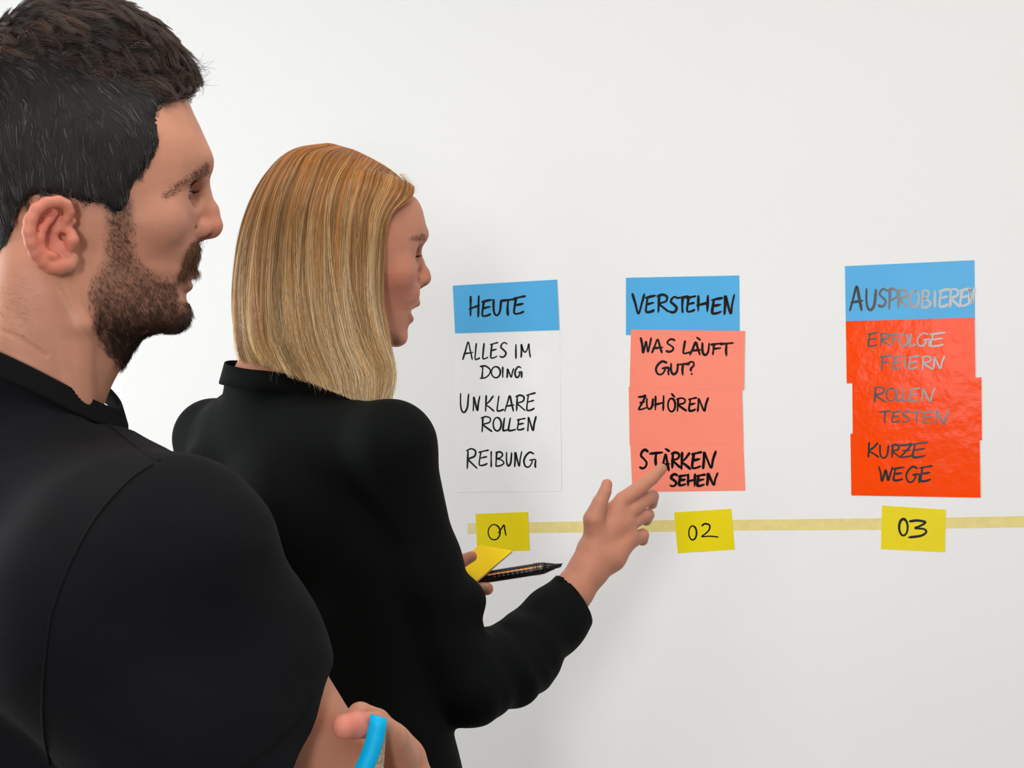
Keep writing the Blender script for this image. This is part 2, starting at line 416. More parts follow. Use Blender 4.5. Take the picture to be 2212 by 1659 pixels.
def card(corners, col, label, words, crop, off, r=2.1, curl=0.0, cat='card', name='sticky_card', group=None):
    c = [np.array(W(x, y, off)) for x, y in corners]
    ctr = sum(c)/4; nx, nz = 10, 6; V, F = [], []
    nvec = np.array([WN[0], WN[1], 0])
    for side in (0, 1):
        for j in range(nz+1):
            for i in range(nx+1):
                u, v = i/nx, j/nz
                p = c[0]*(1-u)*(1-v)+c[1]*u*(1-v)+c[2]*u*v+c[3]*(1-u)*v
                V.append(p-nvec*(0.12 if col == 'white' else 0.25)*side)
    n1 = (nx+1)*(nz+1)
    for j in range(nz):
        for i in range(nx):
            a = j*(nx+1)+i; q = (a, a+nx+1, a+nx+2, a+1); F.append(q); F.append(tuple(n1+k for k in q[::-1]))
    ring = [i for i in range(nx+1)]+[j*(nx+1)+nx for j in range(1, nz+1)]+[nz*(nx+1)+i for i in range(nx-1, -1, -1)]+[j*(nx+1) for j in range(nz-1, 0, -1)]
    for k in range(len(ring)):
        a, b = ring[k], ring[(k+1) % len(ring)]; F.append((a, b, n1+b, n1+a))
    e = empty(name, to_m(ctr))
    tag(e, label, cat, group)
    mesh_obj('sheet', np.array(V), F, MATS['card_'+col], e, smooth=False)
    if words:
        ribbon('handwriting', words, r, off+0.08, e)
    return e
def wd(crop, s): # "H 192 250 155 270; ..."
    it = []
    for t in s.split(';'):
        a = t.split(); it.append((a[0], *[float(x) for x in a[1:]]))
    return word(crop, it)
G1, G2, G3 = 'cards of the first column', 'cards of the second column', 'cards of the third column'
card([(983, 716), (1209, 709), (1211, 838), (982, 840)], 'white', 'white card reading ALLES IM DOING below the HEUTE heading', wd('A', 'A 155 215 410 510;L 222 250 420 512;L 265 295 420 508;E 310 352 415 503;S 362 405 415 497;I 450 455 425 505;M 477 533 422 497;D 252 310 545 615;O 315 365 550 612;I 375 382 552 610;N 397 440 560 612;G 447 485 550 612'), 'A', 0.16, 1.9, group=G1)
card([(981, 832), (1211, 828), (1211, 948), (983, 951)], 'white', 'white card reading UNKLARE ROLLEN in the middle of the left column', wd('A', 'U 140 190 700 805;N 208 250 715 800;K 280 330 712 800;L 345 385 715 800;A 390 445 712 800;R 452 505 710 798;E 512 563 697 797;R 258 318 830 915;O 325 370 835 910;L 378 412 838 910;L 408 452 838 910;E 460 505 840 905;N 512 565 828 912'), 'A', 0.32, 2.0, group=G1)
card([(984, 946), (1212, 942), (1213, 1061), (984, 1064)], 'white', 'white card reading REIBUNG at the bottom of the left column', wd('A', 'R 175 235 1010 1122;E 245 300 1018 1105;I 310 318 1025 1112;B 335 385 1028 1108;U 398 430 1030 1105;N 440 485 1025 1112;G 497 562 1030 1115'), 'A', 0.48, 2.0, group=G1)
card([(978, 617), (1203, 604), (1208, 713), (983, 720)], 'blue', 'blue heading card reading HEUTE at the top of the left column', wd('A', 'H 192 250 155 270;E 262 318 175 268;U 325 372 175 262;T 372 446 172 262;E 440 506 155 255'), 'A', 0.95, 2.7, group=G1)
card([(1352, 600), (1597, 595), (1598, 722), (1352, 724)], 'blue', 'blue heading card reading VERSTEHEN above the pink cards', wd('B', 'V 92 158 165 275;E 165 220 175 268;R 230 292 170 266;S 298 345 182 268;T 338 402 180 268;E 392 442 178 265;H 448 515 175 262;E 530 590 188 275;N 592 654 170 280'), 'B', 0.35, 2.9, group=G2)
card([(1360, 930), (1605, 938), (1610, 1060), (1366, 1063)], 'pink', 'pink card reading STÄRKEN SEHEN at the bottom of the middle column', wd('B', 'S 133 180 1025 1128;T 188 258 1040 1110;A 252 298 1048 1140;` 275 296 1020 1034;R 308 356 1040 1125;K 360 412 1040 1132;E 420 475 1038 1128;N 472 552 1033 1130;S 300 342 1160 1226;E 348 392 1165 1222;H 394 442 1160 1225;E 448 494 1162 1225;N 496 562 1153 1222'), 'B', 0.4, 3.0, group=G2)
card([(1358, 836), (1603, 842), (1606, 957), (1360, 962)], 'pink', 'pink card reading ZUHÖREN in the middle of its column', wd('B', 'Z 125 168 728 805;U 170 208 742 800;H 213 270 728 808;O 288 328 742 815;` 308 326 716 736;R 336 390 740 812;E 403 447 738 812;N 444 510 738 815'), 'B', 0.7, 2.4, group=G2)
card([(1363, 712), (1609, 715), (1607, 843), (1360, 837)], 'pink', 'pink card reading WAS LÄUFT GUT? under the VERSTEHEN heading', wd('B', 'W 138 196 408 490;A 200 262 415 490;S 278 328 415 485;L 370 412 425 495;A 410 472 432 502;` 448 466 406 420;U 476 518 436 502;F 526 592 438 500;T 576 648 436 506;G 222 292 538 612;U 303 346 550 608;T 338 404 550 612;? 398 438 540 610'), 'B', 1.0, 2.6, group=G2)
card([(1825, 575), (2105, 562), (2106, 690), (1827, 700)], 'blue', 'blue heading card reading AUSPROBIEREN above the orange cards', wd('C', 'A 88 158 190 318;U 172 228 205 315;S 238 285 205 298;P 288 338 205 310;R 338 396 210 305;O 405 452 215 300;B 464 512 212 305;I 530 542 215 300;E 558 612 205 300;R 612 666 205 300;E 668 722 203 295;N 712 744 200 285'), 'C', 0.35, 3.0, group=G3)
card([(1827, 694), (2105, 686), (2107, 824), (1829, 828)], 'orange', 'glossy orange card reading ERFOLGE FEIERN under the AUSPROBIEREN heading', wd('C', 'E 183 240 435 508;R 246 300 440 505;F 302 350 440 505;O 350 394 442 506;L 400 436 440 505;G 443 508 438 508;E 512 592 435 508;F 245 308 555 632;E 314 364 560 626;I 374 384 560 628;E 398 452 558 626;R 466 522 560 630;N 520 586 560 628'), 'C', 1.0, 2.1, group=G3)
card([(1841, 828), (2120, 815), (2121, 951), (1842, 942)], 'orange', 'orange card reading ROLLEN TESTEN shifted right in its column', wd('C', 'R 213 276 722 804;O 280 328 728 796;L 332 366 730 796;L 362 402 730 796;E 400 456 728 800;N 456 536 726 802;T 243 304 848 910;E 308 358 850 908;S 362 406 848 908;T 410 472 850 912;E 474 530 850 914;N 530 608 843 922'), 'C', 0.7, 2.1, group=G3)
card([(1837, 937), (2116, 945), (2118, 1075), (1839, 1070)], 'orange', 'orange card reading KURZE WEGE at the bottom of the right column', wd('C', 'K 182 240 1015 1092;U 244 294 1028 1096;R 306 352 1026 1094;Z 352 418 1024 1094;E 416 497 1014 1094;W 240 312 1142 1218;E 316 374 1145 1216;G 384 454 1142 1226;E 458 522 1138 1220'), 'C', 1.05, 2.4, group=G3)
def tape(name, x0, x1, ya, yb, label, off, mat='masking_tape'):
    n = 12; V, F = [], []
    for i in range(n+1):
        u = i/n; x = x0+(x1-x0)*u; y = ya+(yb-ya)*u
        for o in (off, 0.02):
            V.append(W(x, y-11.5-1.2*u, o)); V.append(W(x, y+11.5+1.2*u, o))
    for i in range(n):
        a = 4*i; b = 4*i+4
        F += [(a, a+1, b+1, b), (a+1, a+3, b+3, b+1), (a, b, b+2, a+2)]
    F += [(0, 2, 3, 1), (4*n, 4*n+1, 4*n+3, 4*n+2)]
    o = mesh_obj(name, np.array(V), F, MATS[mat], smooth=False)
    tag(o, label, 'tape'); return o
tape('adhesive_tape', 1010, 1086, 1142, 1141, 'short pale yellow tape end left of the 01 note', 0.18, 'masking_tape_faded')
tape('adhesive_tape', 1086, 1520, 1140.5, 1135, 'yellow tape strip behind the reaching hand, between notes 01 and 02', 0.2)
tape('adhesive_tape', 1520, 1972, 1135, 1131.5, 'long unbroken yellow tape strip between the 02 note and the 03 note', 0.2)
tape('adhesive_tape', 1972, 2330, 1131, 1125, 'yellow tape strip running right from the 03 note', 0.2)
GN = 'numbered notes on the tape line'
card([(1027, 1110), (1140, 1106), (1144, 1189), (1031, 1191)], 'yellow', 'yellow note reading 01 behind the held yellow pad', wd('A', '0 297 364 1435 1520;1 358 398 1437 1500'), 'A', 0.5, 1.6, cat='note', name='sticky_note', group=GN)
card([(1456, 1107), (1579, 1099), (1587, 1187), (1464, 1195)], 'yellow', 'yellow note reading 02 below the pink cards', wd('B', '0 403 446 1445 1522;2 473 566 1433 1508'), 'B', 0.5, 1.8, cat='note', name='sticky_note', group=GN)
card([(1905, 1092), (2043, 1101), (2041, 1193), (1903, 1186)], 'yellow', 'yellow note reading 03 below the orange cards', wd('C', '0 347 392 1418 1505;3 398 490 1426 1515'), 'C', 0.5, 2.8, cat='note', name='sticky_note', group=GN)
log('cards')
# ------------------------------------------------------------------ people: frames and heads
class Frame:
    def __init__(s, o, yaw):
        s.o = np.array(o, float); c, n = math.cos(math.radians(yaw)), math.sin(math.radians(yaw))
        s.R = np.array([[c, n, 0], [-n, c, 0], [0, 0, 1.0]])      # rows: forward, left, up
    def loc(s, P): return (P-s.o.astype(P.dtype))@s.R.T.astype(P.dtype)
    def wor(s, Q): return np.asarray(Q, float)@s.R+s.o
    def at(s, px, py, yl=0.0):
        """local point seen at a pixel on the plane y = yl"""
        d = np.array([(px-CU)/FPX, 1.0, (CV-py)/FPX]); l = s.R[1]
        t = (yl+s.o@l)/(d@l)
        return s.R@(d*t-s.o)
def head_sdf(Q, T):
    """Q local mm; T tables"""
    x, y, z = Q[:, 0], np.abs(Q[:, 1]), Q[:, 2]
    fp = T['front']; zz = fp[:, 1]; o = np.argsort(zz)
    P = np.interp(z, zz[o], fp[o, 0]); wt = T['width']
    Wd = np.interp(z, wt[:, 0], wt[:, 1]); xw = np.interp(z, wt[:, 0], wt[:, 2]); nn = np.interp(z, wt[:, 0], wt[:, 3])
    a = np.where(x > xw, P-xw, 75.0); u = np.abs(x-xw)/a; v = y/Wd
    rho = (u**nn+v**nn+1e-9)**(1/nn)
    d = (rho-1)*np.minimum(a, Wd)*0.92
    zt = T['ztop']; d = smax(d, z-zt, 30)
    # underside of the jaw
    j = T['jaw']                       # two points (x,z) chin, gonion
    (x1, z1), (x2, z2) = j; sl = (z2-z1)/(x2-x1)
    pl = -(z-(z1+sl*(x-x1)))/math.hypot(1, sl)
    d = smax(d, pl, T.get('jawk', 14))
    c = T['cran']; R = T.get('cranR')
    d = smin(d, ell(Q, c[0], c[1], R), 22)
    Qa = Q.copy(); Qa[:, 1] = y
    # cheekbone, brow
    d = smin(d, ell(Qa, T['cheek'][0], T['cheek'][1]), 16)
    b = T['brow']; d = smin(d, chain(Qa, b[0], b[1], 3), 9)
    e = T['eye']                       # eyeball centre
    s = T.get('es', 1.0)
    d = smax(d, -ell(Qa, (e[0]+19*s, e[1]-3, e[2]+2), (13*s, 15*s, 11*s)), 9)
    lid = ell(Qa, (e[0]-1, e[1], e[2]), (13.8*s, 14.5*s, 13.2*s)); lid = smax(lid, -(Qa[:, 0]-e[0]+9), 3)
    d = smin(d, lid, 4)
    # opening between the lids
    d = smax(d, -ell(Qa, (e[0]+13*s, e[1], e[2]-T.get('lidz', 1.0)), (8, 12.5*s, T.get('slit', 3.6))), 1.6)
    lidu = chain(Qa, [(e[0]+7*s, e[1]-12*s, e[2]+2), (e[0]+12*s, e[1]-2, e[2]+5.2*s-T.get('lidz', 1.0)), (e[0]+6*s, e[1]+13*s, e[2]+0.5)], [1.2, 1.7, 1.2], 1)
    d = smin(d, lidu, 2.5)
    # nose
    n = T['nose']
    dn = chain(Q*np.array([1, n.get('sy', .8), 1], f32), n['line'], n['r'], 5)
    d = smin(d, dn, n.get('k', 9))
    al = n['ala']; d = smin(d, ell(Qa, al[0], al[1]), 4.5)
    d = smin(d, cap(Q, n['col'][0], n['col'][1], n['col'][2], n['col'][3]), 4)
    d = smax(d, -ell(Qa, n['nos'][0], n['nos'][1]), 2)
    # lips
    for (pts, r, k) in T['lips']:
        d = smin(d, chain(Qa, pts, r, 2), k)
    for (pts, r, k) in T['cuts']:
        d = smax(d, -chain(Qa, pts, r, 2), k)
    for (pts, r, k) in T.get('adds', []):
        d = smin(d, chain(Qa, pts, r, 3), k)
    return d
def ear_sdf(Q, d, E, at):
    """right ear (local y<0) mirrored to the left; E: list of (kind, pts(px,py,yl), radii, k)"""
    Qa = Q.copy(); Qa[:, 1] = -np.abs(Q[:, 1])
    m = (np.abs(Q[:, 0]-E['c'][0]) < 46) & (np.abs(Q[:, 2]-E['c'][2]) < 50) & (Qa[:, 1] < -40)
    if not m.any(): return d
    q = Qa[m]; dd = d[m]
    for kind, pts, r, k in E['ops']:
        p = [at(*a) for a in pts]
        if kind == 'add': dd = smin(dd, chain(q, p, r, 4.0) if len(p) > 1 else sph(q, p[0], r[0]), k)
        elif kind == 'cut': dd = smax(dd, -(chain(q, p, r, 1.5) if len(p) > 1 else sph(q, p[0], r[0])), k)
        elif kind == 'plate':
            R = E['R']; dd = smin(dd, ell(q, p[0], r, R), k)
        elif kind == 'bowl':
            R = E['R']; dd = smax(dd, -ell(q, p[0], r, R), k)
    d = d.copy(); d[m] = dd
    return d
def hand_sdf(P, H):
    """H: dict wrist, palm chains and fingers in world mm"""
    d = None
    for pts, r in H['palm']:
        e = chain(P, pts, r, 8); d = e if d is None else smin(d, e, 9)
    for pts, r in H['fingers']:
        e = chain(P, pts, r, 1.5)
        # fingers merge with the palm, not with one another
        h0 = sph(P, pts[0], r[0]*2.2)
        d = np.where(h0 < 0, smin(d, e, 6), np.minimum(d, smin(d, e, 2.0)))
    for c, r in H.get('cuts', []):
        d = smax(d, -sph(P, c, r), 2)
    return d

# ================================================================== the man
FM = Frame((-376.2, 1290.0, 120.0), 14.0)
m_at = FM.at
MP = [(330, 60), (385, 120), (403, 207), (412, 251), (428, 296), (440, 322), (444, 345), (440, 368), (429, 388), (424, 405), (419, 440), (417, 480), (421, 514), (424, 532), (424, 552), (417, 575), (416, 592), (410, 607), (410, 618), (402, 632), (403, 655), (405, 676), (398, 698), (380, 712), (352, 722)]
mfront = np.array([[m_at(*p)[0], m_at(*p)[2]] for p in MP])
mfront = np.vstack([[[mfront[0, 0]-30, mfront[0, 1]+25]], mfront, [[mfront[-1, 0]-20, mfront[-1, 1]-8]]])
def MA(px, py, y=0.0): return tuple(m_at(px, py, y))
nt = MA(456, 487)
T_M = dict(front=mfront, ztop=150.0,
    width=np.array([(-95, 34, 20, 1.8), (-70, 49, 12, 1.75), (-45, 55, 10, 1.9), (-15, 61, 14, 2.0), (15, 67, 22, 2.25), (40, 65, 25, 2.35), (62, 64, 25, 2.5), (85, 64, 20, 2.5), (120, 60, 10, 2.3)], float),
    jaw=(MA(352, 722)[::2], (12.0, -66.0)), jawk=16,
    cran=((8, 0, 62), (99, 76, 86)), cheek=((66, 48, 18), (20, 16, 17)),
    brow=([(MA(434, 360)[0], 3, MA(434, 352)[2]), (MA(434, 360)[0]-1, 22, MA(434, 352)[2]+1), (82, 42, MA(434, 352)[2]-4)], [8, 7.5, 7]),
    eye=(81.5, 31.5, MA(400, 432)[2]), lidz=2.0, slit=3.4,
    nose=dict(line=[MA(424, 400), MA(436, 425), MA(449, 455), nt], r=[6.5, 7.2, 8.8, 10.6], sy=0.86, k=8,
              ala=((nt[0]-11, 12.5, nt[2]-4.5), (10.5, 6.5, 8.0)), col=(MA(458, 500), MA(428, 510), 5, 5),
              nos=((nt[0]-7, 6.8, nt[2]-11.5), (7, 3.2, 4.5))),
    lips=[([MA(413, 592), (MA(411, 596)[0]-3, 14, MA(411, 598)[2]), (MA(405, 600)[0]-12, 25, MA(411, 606)[2])], [4.3, 3.6, 2.0], 4),
          ([MA(405, 618), (MA(405, 618)[0]-3, 13, MA(405, 617)[2]), (MA(402, 612)[0]-12, 25, MA(411, 607)[2])], [4.6, 4.0, 2.0], 4)],
    cuts=[([(MA(417, 607)[0], 0, MA(411, 607)[2]), (MA(411, 607)[0]-3, 14, MA(411, 607)[2]), (MA(411, 607)[0]-13, 27, MA(411, 607)[2]+1)], [1.2, 1.1, 1.0], 1.5),
          ([(nt[0]-15, 20.5, nt[2]-4), (nt[0]-21, 22, nt[2]-12)], [1.0, 1.0], 3)],
    adds=[([(MA(404, 680)[0]-9, 0, MA(404, 684)[2]), (MA(404, 680)[0]-13, 12, MA(404, 684)[2])], [10, 9], 10)])
# the ear, digitised from a close view (5.53 px per photo px)
def er(cx, cy, y): return (cx/5.53, 400+cy/5.53, y)
EO = []
EO.append(('add', [er(600, 620, -70), er(640, 760, -70)], [13, 12], 10))
EO.append(('plate', [er(590, 600, -82)], (17, 25, 3.2), 4))
EO.append(('bowl', [er(640, 640, -90)], (11.5, 15.5, 8.5), 2.0))
EO.append(('add', [er(735, 470, -82), er(800, 400, -84), er(835, 320, -86), er(800, 235, -88), er(700, 195, -90), er(560, 215, -92), er(440, 290, -94), er(365, 420, -95.5), er(345, 560, -96), er(370, 690, -95), er(420, 820, -92), er(500, 920, -88.5), er(600, 985, -85), er(700, 1000, -82)],
           [2.6, 3.0, 3.3, 3.6, 4.2, 4.5, 4.7, 4.9, 4.9, 4.6, 4.4, 4.6, 5.0, 5.4], 1.6))
EO.append(('add', [er(690, 330, -85), er(590, 420, -88), er(510, 520, -90), er(480, 640, -91), (er(490, 760, -90)), er(560, 840, -88), er(640, 850, -87)], [1.8, 2.6, 3.0, 3.2, 3.0, 3.6, 3.8], 2.0))
EO.append(('add', [er(850, 570, -81), er(860, 660, -83.5), er(850, 740, -82)], [4.2, 5.0, 4.0], 3))
EO.append(('add', [er(700, 960, -82), er(820, 950, -79), er(870, 880, -77)], [6.2, 5.6, 5], 4))
EO.append(('add', [er(700, 560, -81), er(790, 490, -81), er(860, 430, -79)], [2.4, 2.8, 3.6], 2.0))
EO.append(('cut', [er(735, 600, -84), er(760, 640, -74)], [3.2, 3.0], 2))
EO.append(('cut', [er(740, 360, -90), er(640, 450, -92)], [3.6, 2.2], 1.5))
ra = math.radians(10); rb = math.radians(-14)
Rx = np.array([[math.cos(rb), 0, math.sin(rb)], [0, 1, 0], [-math.sin(rb), 0, math.cos(rb)]])
Rz = np.array([[math.cos(ra), -math.sin(ra), 0], [math.sin(ra), math.cos(ra), 0], [0, 0, 1]])
# plate axes: columns = plate x (forward), plate z(up) , plate thickness
E_M = dict(c=MA(100, 510, -80), ops=EO, R=(Rz@Rx)[:, [0, 2, 1]])
def man_head(P):
    Q = FM.loc(P)
    d = head_sdf(Q, T_M)
    return ear_sdf(Q, d, E_M, m_at)
# neck and body
NB = np.array((-432.0, 1292.0, -35.0))       # base of the neck
neck_M = [FM.wor((-12, 0, 10)), FM.wor((-18, 0, -40)), NB, NB+np.array([-10, 0, -60.])]
CREASE = [([(146, 594), (172, 640), (204, 690), (238, 742)], 3.0, 1.2), ([(128, 620), (160, 680), (196, 742)], 3.5, 0.8), ([(-20, 705), (40, 728), (100, 768)], 4.0, 1.3)]
def man_neck(P):
    d = chain(P, neck_M, [58, 57, 58, 62], 25)
    # throat
    d = smin(d, cap(P, FM.wor((22, 0, -62)), FM.wor((-46, 0, -140)), 26, 36), 44)
    # neck muscle running from behind the ear to the breastbone
    d = smin(d, chain(P, [FM.wor((-16, -62, -12)), FM.wor((2, -58, -70)), FM.wor((2, -34, -140))], [9, 9.5, 9], 6), 12)
    d = smin(d, chain(P, [FM.wor((-42, -42, -20)), FM.wor((-48, -36, -80)), FM.wor((-50, -30, -130))], [13, 13, 13], 10), 18)
    q = FM.loc(P); x, y = project(FM.wor(np.stack([q[:, 0], -np.abs(q[:, 1]), q[:, 2]], 1)))
    for ln, w, a in CREASE: d = d+f32(a)*np.exp(-(polydist(x, y, ln, False)/w)**2).astype(f32)
    return d
FT = Frame(NB, 38.0)                         # torso frame
S_M = U(385, 1215, 1125.0); E_Mr = U(722, 1700, 1225.0)
S_Ml = FT.wor((0, 185, -75)); E_Ml = S_Ml+np.array([70., -20, -290.])
H_l = U(868, 1668, 1262.0)                   # left hand, tucked over the right elbow
W_l = U(905, 1790, 1290.0)
def man_arms(P):
    d = chain(P, [S_M, S_M*0.5+E_Mr*0.5, E_Mr], [52, 47, 43], 12)
    f2 = U(500, 1990, 1300.0)
    d = smin(d, chain(P, [E_Mr, E_Mr*0.6+f2*0.4, f2], [43, 44, 32], 12), 20)
    d = smin(d, cap(P, f2, f2+np.array([-75., 30, -10]), 26, 14), 10)
    d = smin(d, chain(P, [S_Ml, E_Ml], [50, 42], 12), 10)
    return d
HAND_M = dict(
    palm=[([W_l, U(885, 1725, 1275), U(868, 1655, 1268)], [28, 28, 20]),
          ([W_l, U(850, 1700, 1262), U(842, 1610, 1270)], [26, 23, 17]),
          ([U(845, 1620, 1266), U(868, 1640, 1275)], [19, 20])],
    fingers=[([U(866, 1640, 1235), U(846, 1594, 1205), U(806, 1566, 1180), U(768, 1566, 1160), U(744, 1569, 1150)], [15, 13.0, 11.0, 10.6, 9.8]),
             ([U(845, 1600, 1270), U(812, 1562, 1262), U(778, 1545, 1250), U(760, 1560, 1240)], [14, 12.5, 11.0, 9.5]),
             ([U(842, 1640, 1275), U(790, 1622, 1258), U(765, 1640, 1236)], [12, 11, 9.5]),
             ([U(842, 1672, 1275), U(790, 1665, 1258), U(762, 1685, 1236)], [12, 10.5, 9]),
             ([U(842, 1702, 1272), U(795, 1705, 1256), U(770, 1722, 1238)], [10.5, 9, 8])])
def man_sdf(P):
    d = near(P, FM.wor((5, 0, 20)), 175, man_head)
    m = P[:, 2] < 145
    if m.any():
        q = P[m]; e = man_neck(q)
        e = smin(e, ell(q, FT.wor((4, 0, -130)), (95, 95, 90)), 20)
        e = smin(e, cap(q, FT.wor((-10, 0, -60)), S_M, 55, 50), 20); e = smin(e, cap(q, FT.wor((-10, 0, -60)), S_Ml, 55, 50), 20)
        e = smin(e, man_arms(q), 12)
        d = d.copy(); d[m] = smin(d[m], e, 14)
    hd = near(P, U(830, 1640, 1255.0), 130, lambda q: hand_sdf(q, HAND_M))
    hd = smin(hd, chain(P, [E_Ml, E_Ml*0.5+W_l*0.5, W_l], [42, 38, 29], 12), 10)
    return smin(d, hd, 1.5)
VM, FMq = surface(man_sdf, (-690, 1000, -520), (0, 1560, 250), 1.7)
log('man skin %d' % len(VM))
NM = normals(VM, FMq)
# ---- man: skin colour, clothes
def skin_mat(name):
    m = new_mat(name, (0.6, 0.3, 0.2), 0.52, 0.35, attr='col', noise=(45, 0.05), bump=(420, 0.18, 0.0012), sss=0.12)
    return m
skin_m = skin_mat('skin')
def mirror_px(Fr, V):
    Q = Fr.loc(V.astype(float)); Q[:, 1] = -np.abs(Q[:, 1]); return project(Fr.wor(Q))
def blob(V, c, r): return np.clip(1-np.linalg.norm((V-np.asarray(c))/np.asarray(r), axis=1), 0, 1)**0.7
BASE_M = np.array([0.60, 0.275, 0.175])
BEARD = [(230, 440), (282, 432), (286, 520), (291, 552), (309, 578), (345, 598), (376, 606), (390, 592), (404, 560), (418, 528), (445, 522), (445, 575), (424, 588), (408, 606), (409, 640), (425, 660), (420, 700), (360, 745), (270, 785), (240, 765), (218, 720), (205, 680), (196, 640), (204, 600), (232, 560), (232, 520)]
BARE = [(380, 618), (396, 604), (420, 588), (420, 642), (402, 652), (385, 650)]
bx_, by_ = mirror_px(FM, VM)
onhead = FM.loc(VM)[:, 2] > -110
bm_ = softpoly(bx_, by_, BEARD, 26)*(1-softpoly(bx_, by_, BARE, 8))*onhead*(NM[:, 2] > -2)
Qm = FM.loc(VM)
bm_ *= (Qm[:, 0] > 8)
colM = np.tile(BASE_M, (len(VM), 1))
def mixc(col, c, w): return col*(1-w[:, None])+np.asarray(c)*w[:, None]
eard = np.clip(1-np.linalg.norm((np.stack([Qm[:, 0], np.abs(Qm[:, 1]), Qm[:, 2]], 1)-np.array([E_M['c'][0], 90, E_M['c'][2]]))/np.array([30, 16, 40]), axis=1), 0, 1)**0.4
colM = mixc(colM, (0.74, 0.17, 0.12), eard*0.75)
colM = mixc(colM, (0.66, 0.20, 0.13), blob(Qm, nt, (26, 22, 26))*0.6)
colM = mixc(colM, (0.60, 0.24, 0.17), blob(np.stack([Qm[:, 0], np.abs(Qm[:, 1]), Qm[:, 2]], 1), (70, 45, 5), (45, 35, 34))*0.4)
lipm = softpoly(bx_, by_, [(396, 588), (425, 584), (425, 628), (396, 628)], 6)*(np.abs(Qm[:, 1]) < 25)*onhead
colM = mixc(colM, (0.42, 0.15, 0.12), lipm*0.5)
colM = mixc(colM, (0.17, 0.085, 0.055), bm_*0.62)
thd = chain(VM.astype(f32), HAND_M['fingers'][0][0][2:], HAND_M['fingers'][0][1][2:], 1.5)
colM = mixc(colM, (0.80, 0.25, 0.20), np.clip(1-thd/3, 0, 1)*np.clip(1-np.linalg.norm(VM-HAND_M['fingers'][0][0][4], axis=1)/32, 0, 1)**0.5*0.85)
man = empty('person', to_m((-440, 1310, -CAMZ*1000)))
tag(man, 'person with short dark hair and a beard, black t-shirt, arms crossed', 'person')
mesh_obj('body', VM, FMq, skin_m, man, cols=colM)
sclera = new_mat('eye_white', (0.72, 0.68, 0.64), 0.15); iris_m = new_mat('iris', (0.05, 0.035, 0.025), 0.1)
def eyeball(Fr, e, r, parent):
    for sgn in (-1, 1):
        c = Fr.wor((e[0], e[1]*sgn, e[2])); V, F = [], []
        n, m = 14, 20; ax = Fr.R[0]*0.97+np.array([0, 0, -0.2]); ax /= np.linalg.norm(ax)
        s = nrm(np.cross(ax, [0, 0, 1])); u = np.cross(s, ax)
        for i in range(n+1):
            a = math.pi*i/n
            for j in range(m):
                b = 2*math.pi*j/m
                V.append(c+r*(math.cos(a)*ax+math.sin(a)*(math.cos(b)*s+math.sin(b)*u)))
        for i in range(n):
            for j in range(m): F.append((i*m+j, i*m+(j+1) % m, (i+1)*m+(j+1) % m, (i+1)*m+j))
        o = mesh_obj('eyeball', np.array(V), F, sclera, parent); o.data.materials.append(iris_m)
        for k, p in enumerate(o.data.polygons):
            if k < 3*m: p.material_index = 1
eyeball(FM, T_M['eye'], 11.9, man)
cloth_m = new_mat('black_cotton', (0.0056, 0.0056, 0.0074), 0.92, 0.15, noise=(9, 0.12), bump=(900, 0.35, 0.0006), sheen=0.0)
rib_m = new_mat('black_ribbing', (0.0035, 0.0035, 0.0045), 0.9, 0.2)
ARM = nrm(E_Mr-S_M)
HEMP = U(664, 1580, 1130.0); HEMN = nrm(ARM*0.75+np.array([0.32, 0.0, 0.02]))
COL_C = np.array([-432.0, 1300.0])
def ring_z(X): 
    dx = X-COL_C[0]
    return np.where(dx > 0, 31-0.40*dx-0.0026*dx*dx, 31+0.02*dx)
